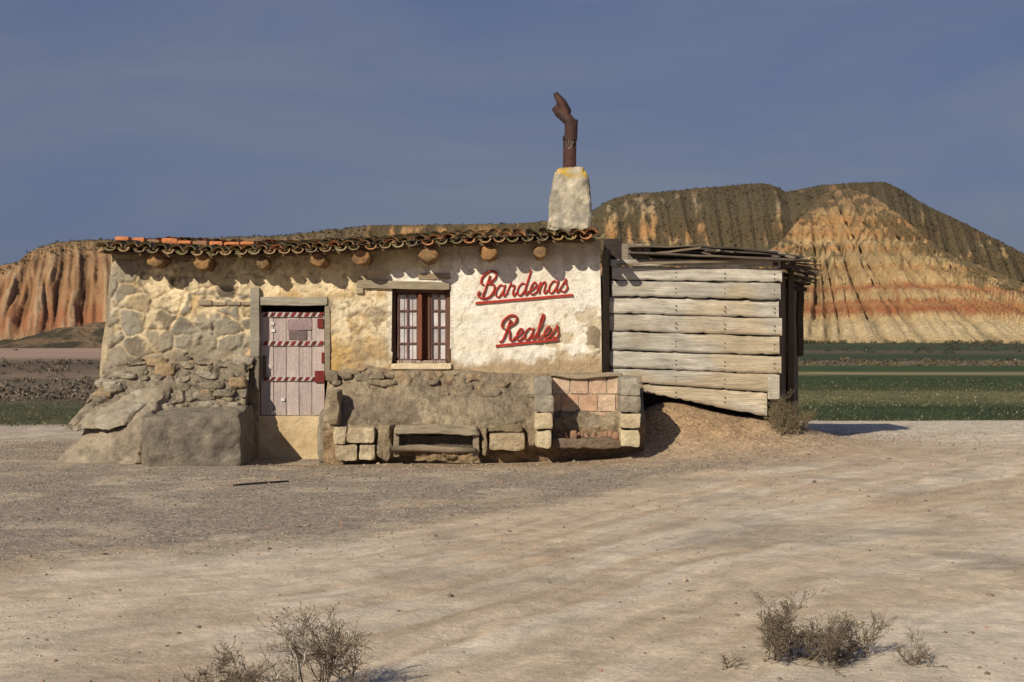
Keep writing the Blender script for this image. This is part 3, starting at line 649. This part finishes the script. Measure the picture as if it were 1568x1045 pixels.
addA(A,[*[PT(a_,b_,19.0) for a_,b_ in ((603,665),(736,668))],(WX(736,19.4),19.4,WZ(668,19.0)),(WX(603,19.4),19.4,WZ(665,19.0)),*[PT(a_,b_,19.0) for a_,b_ in ((606,653),(730,656))],(WX(730,19.4),19.4,WZ(656,19.0)),(WX(606,19.4),19.4,WZ(653,19.0))],(.30,.25,.18),20,.045,4,.08,2,.3)
A.make('seat',M_wood,bench,True);A=Acc()
Vv,Q=tube_geo([PT(600,688,19.05),PT(640,686,19.03),PT(690,689,19.03),PT(728,690,19.05)],[.045,.05,.05,.04],10,True,.4);A.add(Vv,Q,cvar(Vv,(.25,.2,.14)))
addA(A,pbox(602,611,663,700,19.08,.2),(.25,.2,.15),5,.02,5);addA(A,pbox(724,733,664,700,19.08,.2),(.27,.22,.16),5,.02,5)
A.make('legs',M_wood,bench,True)
addhex('hollow_shade',pbox(608,726,667,686,19.22,.2),M_rubble,(.14,.115,.09),bench,10,.04)  # shade of the hollow under the seat, put in as a dark block
fp=empty('brick_fireplace');A=Acc()
for rI,(b0,b1) in enumerate(((578,604),(605,631),(632,658),(659,680))):
    off=(0,14,0,14)[rI]
    a0=846-off
    while a0<950:
        aa=max(a0,846);ab=min(a0+27,951)
        if ab-aa>4: addA(A,pbox(aa,ab-1.,b0,b1-.8,19.42+r.uniform(-.006,.006),.1),r.choice([(.50,.32,.22),(.52,.36,.26),(.44,.28,.19),(.55,.41,.30),(.50,.30,.20)]),5,.01,6,.02,int(a0),.4,(.5,.38,.28))
        a0+=28
A.make('back_bricks',M_brick,fp)
addhex('mortar',pbox(845,952,579,682,19.435,.3),M_conc,(.48,.41,.31),fp,6,.0)
A=Acc()
addA(A,pbox(843,955,572,579,19.36,.45),(.36,.29,.2),10,.04,5,.05,3,.3)
for (a0,a1,cs) in ((820,846,[(578,606,(.33,.30,.25)),(606,632,(.36,.32,.26)),(633,659,(.58,.48,.32)),(660,686,(.62,.52,.35))]),(951,980,[(579,606,(.40,.36,.29)),(607,632,(.36,.31,.24)),(633,658,(.58,.48,.32)),(659,685,(.63,.54,.36))])):
    for i,(b0,b1,cc) in enumerate(cs): addA(A,pbox(a0+r.uniform(-1.5,1.5),a1+r.uniform(-1.5,1.5),b0,b1-.7,18.80+r.uniform(-.015,.015),.72),cc,12,.03,6,.02,i+a0,.4)
A.make('piers',M_conc,fp,True)
addhex('hearth',pbox(846,953,672,687,18.98,.5),M_rubble,(.2,.15,.11),fp,18,.05,5,.05)
A=Acc()
for i in range(18):
    q=853+r.uniform(0,90);s0=r.uniform(4,11);addA(A,pbox(q,q+s0,667-r.uniform(0,6),674,19.05+r.uniform(0,.3),.1),(.30,.18,.12),4,.03,7,.15,i)
A.make('rubble',M_brick,fp,True)
sign=empty('wall_lettering_sign')
LT={'a':([[(0.85,.85),(.45,1.0),(.1,.6),(.15,.1),(.5,0),(.85,.5),(.95,.98),(.87,.3),(1.02,0),(1.3,.3)]],1.22),
'r':([[(0,.25),(.25,.9),(.3,1.12),(.42,.85),(.75,.85),(.66,.3),(.8,0),(1.1,.3)]],1.05),
'd':([[(0.85,.85),(.45,1.0),(.1,.6),(.15,.1),(.5,0),(.85,.5),(1.05,1.5),(1.1,2.3),(.9,.5),(1.02,0),(1.3,.3)]],1.22),
'e':([[(0,.25),(.5,.45),(.75,.8),(.5,1.02),(.2,.6),(.25,.1),(.6,0),(1.0,.3)]],.95),
'n':([[(-.05,.3),(.2,.98),(.22,.5),(.2,0.02)],[(.2,.02),(.28,.6),(.58,1.0),(.75,.75),(.7,.2),(.85,0),(1.15,.3)]],1.1),
's':([[(0,.25),(.4,.9),(.5,1.1),(.58,.7),(.8,.35),(.55,0),(.15,.12)]],.9),
'l':([[(0,.25),(.5,1.3),(.62,2.2),(.42,2.4),(.28,1.5),(.27,.3),(.5,0),(.8,.3)]],.78),
'B':([[(.85,2.3),(.72,1.3),(.5,.1)],[(.35,1.35),(.05,1.6),(.1,2.2),(.7,2.75),(1.4,2.6),(1.45,1.95),(.85,1.45),(1.4,1.3),(1.6,.7),(1.2,.05),(.5,-.05),(.0,.3),(.1,.7)]],1.75),
'R':([[(.85,2.3),(.72,1.3),(.45,.1),(.1,-.05)],[(.35,1.35),(.05,1.6),(.1,2.2),(.7,2.75),(1.4,2.6),(1.45,1.95),(.8,1.45),(1.05,.9),(1.2,.15),(1.5,0),(1.75,.3)]],1.7)}
def catmull(p,k=7):
    p=np.array(p,float)
    if len(p)<3: return p
    q=np.vstack([2*p[0]-p[1],p,2*p[-1]-p[-2]]);out=[]
    for i in range(1,len(q)-2):
        for j in range(k):
            t=j/k;out.append(.5*((2*q[i])+(-q[i-1]+q[i+1])*t+(2*q[i-1]-5*q[i]+4*q[i+1]-q[i+2])*t*t+(-q[i-1]+3*q[i]-3*q[i+1]+q[i+2])*t**3))
    out.append(q[-2]);return np.array(out)
def stroke_curve(name,strokes,bev):
    cu=bpy.data.curves.new(name,'CURVE');cu.dimensions='3D';cu.bevel_depth=bev;cu.bevel_resolution=2;cu.use_fill_caps=True
    for s_ in strokes:
        sp_=cu.splines.new('POLY');sp_.points.add(len(s_)-1)
        for i,pt_ in enumerate(s_): sp_.points[i].co=(*pt_,1)
    ob=bpy.data.objects.new(name,cu);bpy.context.collection.objects.link(ob);cu.materials.append(M_red);ob.parent=sign;return ob
ds=19.980
def word(w,px0,py0,un,sl,name):
    cx=0
    for i,chh in enumerate(w):
        sts,adv=LT[chh];out=[]
        vs=1.2 if i else 1.02
        for s_ in sts:
            q=catmull(s_);yy_=q[:,1];yv=np.where(yy_<1.05,yy_*vs,1.05*vs+(yy_-1.05)*.95)
            X_=px0+un*(cx+q[:,0]+.20*q[:,1]);Y_=py0-un*yv+sl*(X_-px0)
            out.append([PT(a_,b_,ds) for a_,b_ in zip(X_,Y_)])
        stroke_curve('%s_letter_%d_%s'%(name,i+1,chh),out,.0118 if i else .015);cx+=adv
word('Bardenas',731,457,14.7,-.075,'top');word('Reales',763,523,14.3,-.065,'bottom')
for nm,a_,b_ in (('underline_top',(728,464.5),(877,452)),('underline_bottom',(759,530),(855,520))):
    A=Acc();x0_,_,z0_=PT(*a_,ds);x1_,_,z1_=PT(*b_,ds);h_=.017
    addA(A,[(x0_,ds-.01,z0_-h_),(x1_,ds-.01,z1_-h_),(x1_,ds+.02,z1_-h_),(x0_,ds+.02,z0_-h_),(x0_,ds-.01,z0_+h_),(x1_,ds-.01,z1_+h_),(x1_,ds+.02,z1_+h_),(x0_,ds+.02,z0_+h_)],(.5,.1,.1),1,0,5,0)
    A.make(nm,M_red,sign)
shed=empty('wooden_shed');A=Acc();d=20.3
Lb=[397,408,430,455,481,508,538,564,586,597];Rb=[398,412,434,461,488,516,546,574,603,640]
for i in range(9):
    lx_=932+r.uniform(0,5) if i<8 else 958; rx_=1195-(i>6)*8-(i>7)*12+r.uniform(-3,3)
    l0,l1=Lb[i],Lb[i+1];r0,r1=Rb[i],Rb[i+1]
    yo=d+r.uniform(-.018,.012)
    g0=r.uniform(.8,2.2)
    n_=60;tt=np.linspace(0,1,n_)
    px_=lx_+(rx_-lx_)*tt
    et=l0+(r0-l0)*tt+1.8*(vn(px_*.03,i,0,401)-.5)+1.*(vn(px_*.15,i,0,411)-.5);eb=l1+(r1-l1)*tt-g0+1.8*(vn(px_*.03,i+.5,0,402)-.5)-1.6*ss(.6,.9,vn(px_*.12,i,0,412))
    zt_=np.array([WZ(q,d) for q in et]);zb_=np.array([WZ(q,d) for q in eb]);xx_=np.array([WX(q,d) for q in px_])
    rows=[(yo+.025,zt_),(yo,zt_)]+[(yo-.003*k_,zt_+(zb_-zt_)*k_/5) for k_ in range(1,5)]+[(yo-.015,zb_),(yo+.025,zb_)]
    Vv=np.concatenate([np.stack([xx_,np.full(n_,a_)+.012*(vn(xx_*2,i,0,5)-.5),b_],-1) for a_,b_ in rows])
    Q=gridfaces(len(rows),n_)
    Q=np.concatenate([Q,[[0,n_,6*n_,7*n_]],[[n_-1,2*n_-1,7*n_-1,8*n_-1]]])
    base=[(.41,.385,.335),(.45,.42,.365),(.38,.355,.31),(.47,.44,.38),(.42,.385,.33)][i%5]
    cc=cvar(Vv*np.array([.35,1,2.5]),base,.5,3,i*7)
    stn=ss(.46,.62,fbm(Vv[:,0]*.9,Vv[:,2]*1.5,0,405,4)+.13*ss(1.3,.8,Vv[:,2])+.05*ss(2.4,1.5,Vv[:,0])*ss(2.2,1.5,Vv[:,2]))
    cc=mix(cc,np.array([.43,.325,.19]),stn*.55)
    A.add(Vv,Q,cc)
A.make('plank_wall',M_wood,shed,False)
mk('wall_backing',[PT(934,408,20.345),PT(1190,412,20.345),PT(1168,632,20.345),PT(934,594,20.345)],[(0,1,2,3)],M_dark,None,shed)
A=Acc()
for q in (1035,1110,1186):
    for i in range(9):
        f_=(q-932)/263;yy_=(Lb[i]+Lb[i+1])/2*(1-f_)+(Rb[i]+Rb[i+1])/2*f_
        if q<1180 or i<8:
            for s0 in (-3,4): addA(A,pbox(q-.7,q+.7,yy_+s0-.7,yy_+s0+.7,d-.035,.03),(.08,.05,.035),1)
A.make('nails',M_rust,shed)
A=Acc();p0=np.array([WX(1193,20.35),20.36]);p1=np.array([4.45,22.1])
for i in range(8):
    a_=p0+(p1-p0)*i/8;b_=p0+(p1-p0)*(i+.95)/8;h_=2.62+r.uniform(-.05,.08)
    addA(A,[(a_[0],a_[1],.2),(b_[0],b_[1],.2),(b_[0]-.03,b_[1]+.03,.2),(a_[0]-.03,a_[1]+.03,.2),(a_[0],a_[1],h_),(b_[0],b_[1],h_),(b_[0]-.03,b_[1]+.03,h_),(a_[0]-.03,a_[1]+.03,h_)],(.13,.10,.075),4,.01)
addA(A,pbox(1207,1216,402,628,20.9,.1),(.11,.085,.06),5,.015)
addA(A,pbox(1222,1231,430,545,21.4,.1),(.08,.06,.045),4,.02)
addA(A,pbox(1176,1194,574,612,20.24,.04),(.46,.42,.35),4,.006)
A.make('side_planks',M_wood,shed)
addhex('shade_strip',[(WX(922,20.1),20.05,.3),(WX(934,20.2),20.25,.3),(WX(940,20.3),20.5,.3),(WX(922,20.5),20.5,.3),(WX(922,20.1),20.05,2.95),(WX(932,20.2),20.25,2.95),(WX(938,20.3),20.5,2.95),(WX(922,20.5),20.5,2.95)],M_rubble,(.14,.11,.08),shed,16,.03,5)  # shadow between hut end and shed, painted as a dark-coloured strip
addhex('back',box8(1.3,4.3,22.2,22.25,.2,2.7),M_wood,(.25,.2,.15),shed,6)
A=Acc()
def board(p0,p1,w,th,col,seg=6,amp=.01,seed=0):
    p0=np.array(p0,float);p1=np.array(p1,float);t=p1-p0;t/=np.linalg.norm(t);s=np.cross(t,[0,0,1.]);s/=np.linalg.norm(s)+1e-9;u=np.cross(s,t)
    s=s*w/2;u=u*th/2
    if s[1]<0: s=-s
    if u[2]<0:u=-u
    c8=[p0-s-u,p1-s-u,p1+s-u,p0+s-u,p0-s+u,p1-s+u,p1+s+u,p0+s+u];addA(A,c8,col,seg,amp,4,.02,seed,.3)
rb=lambda px,py,d_:PT(px,py,d_)
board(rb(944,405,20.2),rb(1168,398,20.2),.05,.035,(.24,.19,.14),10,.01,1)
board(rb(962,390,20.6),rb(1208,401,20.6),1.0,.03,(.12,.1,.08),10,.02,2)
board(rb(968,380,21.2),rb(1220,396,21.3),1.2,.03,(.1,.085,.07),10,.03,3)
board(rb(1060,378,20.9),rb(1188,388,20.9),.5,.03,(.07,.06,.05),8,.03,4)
board(rb(998,389,20.3),rb(1072,380,20.4),.16,.03,(.25,.19,.14),6,.01,5)
board(rb(962,380,20.4),rb(1070,378,20.5),.35,.02,(.16,.13,.1),6,.02,6)
board(rb(1165,396,20.25),rb(1233,399,20.6),.3,.03,(.09,.07,.055),6,.02,7)
board(rb(1183,404,20.3),rb(1240,412,20.8),.1,.05,(.08,.06,.05),6,.02,8)
board(rb(1195,409,20.9),rb(1252,420,21.0),.12,.07,(.1,.08,.06),6,.03,9)
board(rb(1190,420,21.1),rb(1243,428,21.2),.12,.05,(.07,.055,.045),6,.03,10)
board(rb(1195,431,21.2),rb(1240,436,21.3),.1,.04,(.07,.055,.045),6,.03,11)
board(rb(1198,436,21.0),rb(1233,444,21.2),.1,.06,(.05,.04,.035),6,.03,12)
for i in range(10):
    a0=1000+i*20;board(rb(a0,384+r.uniform(-2,3),20.4+r.random()*.8),rb(a0+r.uniform(20,60),385+i*.9+r.uniform(-2,3),20.4+r.random()*.8),.06,.025,r.choice([(.3,.25,.2),(.13,.1,.08),(.2,.17,.13)]),4,.01,i)
for i in range(14):
    board(rb(1210+r.uniform(-15,15),398+i*2.2,20.7+r.random()*.5),rb(1236+r.uniform(-6,22),402+i*2.6+r.uniform(-4,5),20.8+r.random()*.5),.03,.02,(.12,.09,.07),3,.01,i+40)
for i in range(4):
    a0=952+i*11;addA(A,pbox(a0,a0+10,374+r.uniform(-2,2),401,20.42,.03),r.choice([(.2,.17,.14),(.14,.12,.1),(.26,.22,.18)]),4,.008)
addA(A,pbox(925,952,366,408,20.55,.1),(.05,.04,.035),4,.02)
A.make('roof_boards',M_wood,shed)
# ================= shrubs =================
def shrub(name,base,height,spread,stems,seed,col=(.15,.12,.09),leafcol=None,depth=4,rad=.006,leafs=2,lean=(0,0),bs=.03,pr=.7):
    rr=random.Random(seed);segs=[];tips=[]
    def grow(p,dv,ln,rad_,lv):
        k_=3
        for i in range(k_):
            dv=(dv+Vector((rr.gauss(0,.24),rr.gauss(0,.24),rr.gauss(0,.17)+.06))).normalized()
            q=p+dv*ln/k_
            if q.z<base[2]+.005: q.z=base[2]+.01
            segs.append((p,q,rad_,rad_*.88));rad_*=.88;p=q
            if lv>0 and rr.random()<pr:
                nd=(dv+Vector((rr.gauss(0,.7),rr.gauss(0,.7),rr.gauss(0,.45)))).normalized();grow(p,nd,ln*rr.uniform(.4,.85),rad_*.7,lv-1)
        tips.append(p)
        if lv>0:
            for _ in range(2):
                nd=(dv+Vector((rr.gauss(0,.45),rr.gauss(0,.45),rr.gauss(0,.3)))).normalized();grow(p,nd,ln*rr.uniform(.45,.9),rad_*.75,lv-1)
    for i in range(stems):
        a=rr.uniform(0,6.28);s=rr.uniform(.1,1)
        dv=Vector((math.cos(a)*spread*s+lean[0],math.sin(a)*spread*s+lean[1],height)).normalized()
        b=Vector(base)+Vector((rr.gauss(0,bs),rr.gauss(0,bs),-.01))
        grow(b,dv,math.hypot(height,spread*s)*rr.uniform(.28,.6),rad*rr.uniform(.6,1.2),depth)
    P0=np.array([s[0] for s in segs]);P1=np.array([s[1] for s in segs]);R0=np.maximum(np.array([s[2] for s in segs]),.0011);R1=np.maximum(np.array([s[3] for s in segs]),.001)
    T=P1-P0;T/=np.linalg.norm(T,axis=1,keepdims=True)+1e-9;A_=np.cross(T,[.3,.5,.81]);A_/=np.linalg.norm(A_,axis=1,keepdims=True)+1e-9;B_=np.cross(T,A_)
    ring=[]
    for P_,R_ in ((P0,R0),(P1,R1)):
        for k_ in range(3):
            th=2*math.pi*k_/3;ring.append(P_+(A_*math.cos(th)+B_*math.sin(th))*R_[:,None])
    V=np.stack(ring,1).reshape(-1,3);o=np.arange(len(segs))[:,None]*6
    Q=np.concatenate([o+np.array([a,(a+1)%3,(a+1)%3+3,a+3]) for a in range(3)])
    C=np.repeat(np.array(col)[None]*np.random.default_rng(seed).uniform(.6,1.6,(len(segs),1)),6,0)
    if leafcol is not None:
        tp=np.array(tips);g_=np.random.default_rng(seed+1);tp=np.repeat(tp,leafs,0)+g_.normal(0,.008,(len(tips)*leafs,3))
        d1=g_.normal(0,.0036,tp.shape);d2=g_.normal(0,.002,tp.shape);LV=np.stack([tp-d1,tp+d2,tp+d1,tp-d2],1).reshape(-1,3)
        n0=len(V);V=np.concatenate([V,LV]);Q=np.concatenate([Q,np.arange(len(LV)).reshape(-1,4)+n0]);C=np.concatenate([C,np.repeat(np.array(leafcol)[None]*g_.uniform(.5,1.5,(len(tp),1)),4,0)])
    return mk(name,V,Q,M_twig,C)
def gz(x,y): return float(ground_h(np.array([x]),np.array([y]))[0])
def gb_(px,d,dy=0): x_=WX(px,d);return (x_,d,gz(x_,d))
tw=(.17,.135,.10);lfc=(.135,.11,.08)
shrub('dry_shrub',gb_(484,6.75),.36,.11,6,11,tw,lfc,4,.006,1,pr=.6)
shrub('dry_shrub',gb_(355,6.6),.28,.12,5,12,tw,lfc,4,.005,1,pr=.6)
shrub('dry_shrub',gb_(440,6.62),.26,.22,7,13,(.42,.38,.32),None,3,.009,1,pr=.45)
shrub('dry_shrub',gb_(540,6.8),.22,.12,4,17,tw,lfc,3,.005,1)
shrub('dry_shrub',gb_(405,6.62),.12,.2,4,37,tw,lfc,3,.005,1)
shrub('dry_shrub',gb_(285,6.55),.14,.14,4,27,tw,None,3,.004,1)
shrub('dry_shrub',gb_(1190,7.45),.27,.12,7,14,tw,lfc,4,.005,1,pr=.65)
shrub('dry_shrub',gb_(1245,7.5),.13,.32,9,15,tw,lfc,4,.0045,1,(0,0),.06,.6)
shrub('dry_shrub',gb_(1290,7.55),.12,.26,7,35,tw,lfc,4,.0045,1,(0,0),.06,.6)
shrub('dry_shrub',gb_(1335,7.6),.2,.10,5,16,(.22,.17,.12),(.17,.15,.09),3,.004,1)
shrub('dry_twig_plant',gb_(1410,7.4),.04,.24,6,18,(.2,.16,.12),None,3,.004)
shrub('dry_twig_plant',gb_(1125,7.35),.06,.14,4,19,(.2,.16,.12),None,2,.004)
for i,(a_,dd_,h_) in enumerate(((1183,20.1,.4),(1205,20.2,.6),(1218,20.0,.35),(1195,19.9,.3),(1230,20.3,.25))):
    shrub('dry_weed',gb_(a_,dd_),h_,.10,8,30+i,(.20,.16,.10),(.15,.13,.075),3,.007,1)
octv=np.array([(1,0,0),(-1,0,0),(0,1,0),(0,-1,0),(0,0,1),(0,0,-1)],float);octf=np.array([(0,2,4),(2,1,4),(1,3,4),(3,0,4),(2,0,5),(1,2,5),(3,1,5),(0,3,5)])
def pebbles(name,X,Y,S,C,seed=0):
    g_=np.random.default_rng(seed);n=len(X);Z=ground_h(X,Y)
    V=octv[None]*(1+.35*g_.normal(size=(n,6,3))*.6)
    a=g_.uniform(0,6.28,n);R_=np.stack([np.stack([np.cos(a),-np.sin(a),0*a],-1),np.stack([np.sin(a),np.cos(a),0*a],-1),np.stack([0*a,0*a,1+0*a],-1)],1)
    V=V+g_.normal(0,.18,V.shape);V=np.einsum('nij,nkj->nki',R_,V*np.array([1,.75,.5]))*S[:,None,None]+np.stack([X,Y,Z+S*.15],-1)[:,None]
    Fc=(octf[None]+np.arange(n)[:,None,None]*6).reshape(-1,3)
    return mk(name,V.reshape(-1,3),Fc,M_stone,np.repeat(C,6,0))
n=42000;X=rng.uniform(-9,11,n);Y=5.5+18*rng.random(n)**1.05
vv_=Y-curve(X);gg=ss(-.3,1.2,vv_+(fbm(X*.5,Y*.5,0,21,5)-.5)*3)
kk=(rng.random(n)<.22*ss(.4,.6,fbm(X*.7,Y*.7,0,301,3))+.06+.86*gg)&(~((Y>18.3)&(X>-6)&(X<2)));X=X[kk];Y=Y[kk]
S=.004+.010*rng.random(len(X))**3+.0004*Y
C=np.array([.30,.245,.19])[None]*rng.uniform(.45,1.55,(len(X),1));C[rng.random(len(X))<.08]=(.40,.22,.14)
pebbles('gravel',X,Y,S,np.clip(C,0,.7),4)
n=420;X=rng.uniform(-8,9,n);Y=6+16*rng.random(n);kk=~((Y>18.2)&(X>-6.3)&(X<2));X=X[kk];Y=Y[kk]
X2=rng.uniform(-3.4,2,160);Y2=rng.uniform(18.5,19.2,160);X=np.concatenate([X,X2]);Y=np.concatenate([Y,Y2]);S=rng.uniform(.01,.032,len(X))
C=np.array([.32,.255,.19])[None]*rng.uniform(.4,1.4,(len(X),1));pebbles('loose_stones',X,Y,S,C,9)
A=Acc();a_=gb_(357,16.2);b_=gb_(442,16.7);Vv,Q=tube_geo([(a_[0],a_[1],a_[2]+.01),((a_[0]+b_[0])/2,16.45,gz(-2.6,16.45)+.015),(b_[0],b_[1],b_[2]+.01)],[.008,.016,.01],8,True,.3);A.add(Vv,Q,(.07,.06,.05));A.make('shadow_stick',M_log,None,True)  # dark rod added in place of a thin cast shadow on the ground
# ================= LIGHT / SKY / CAMERA =================
Dv=Vector((.52,.75,-.57)).normalized()
sd=bpy.data.lights.new('sun','SUN');sd.energy=5.0;sd.angle=math.radians(.5);sd.color=(1,.885,.70)
so=bpy.data.objects.new('sun',sd);bpy.context.collection.objects.link(so);so.rotation_euler=Dv.to_track_quat('-Z','Y').to_euler();so.location=(-20,-20,30)
w=bpy.data.worlds.new('World');bpy.context.scene.world=w;w.use_nodes=True;nt=w.node_tree;N=nt.nodes;L=nt.links
bg=N['Background'];sk=N.new('ShaderNodeTexSky');sk.sky_type='NISHITA';sk.sun_disc=False
sk.sun_elevation=math.asin(-Dv.z);sk.sun_rotation=math.atan2(-Dv.x,-Dv.y)%(2*math.pi);sk.air_density=1.0;sk.dust_density=1.5
tc=N.new('ShaderNodeTexCoord');mp=N.new('ShaderNodeMapping');mp.inputs['Scale'].default_value=(2.2,2.2,9);L.new(tc.outputs['Generated'],mp.inputs[0])
nz_=N.new('ShaderNodeTexNoise');nz_.inputs['Scale'].default_value=1.6;nz_.inputs['Detail'].default_value=7;nz_.inputs['Roughness'].default_value=.55;nz_.inputs['Distortion'].default_value=.5;L.new(mp.outputs[0],nz_.inputs['Vector'])
mr=N.new('ShaderNodeMapRange');mr.inputs['From Min'].default_value=.36;mr.inputs['From Max'].default_value=.66;L.new(nz_.outputs[0],mr.inputs[0])
cl=N.new('ShaderNodeMixRGB');L.new(mr.outputs[0],cl.inputs[0]);cl.inputs[1].default_value=(1.12,1.52,2.85,1);cl.inputs[2].default_value=(1.68,1.93,2.85,1)
mx=N.new('ShaderNodeMixRGB');mx.inputs[0].default_value=.88;L.new(sk.outputs[0],mx.inputs[1]);L.new(cl.outputs[0],mx.inputs[2])
L.new(mx.outputs[0],bg.inputs['Color']);bg.inputs['Strength'].default_value=.088
cd=bpy.data.cameras.new('camera');cd.lens=50;cd.sensor_width=36;cd.clip_end=8000;cd.clip_start=.1
co=bpy.data.objects.new('camera',cd);bpy.context.collection.objects.link(co);co.location=(0,0,CH);co.rotation_euler=(math.radians(90)-math.atan(5.5/F),0,0)
sc=bpy.context.scene;sc.camera=co;sc.view_settings.view_transform='Standard';sc.view_settings.look='None';sc.view_settings.exposure=0
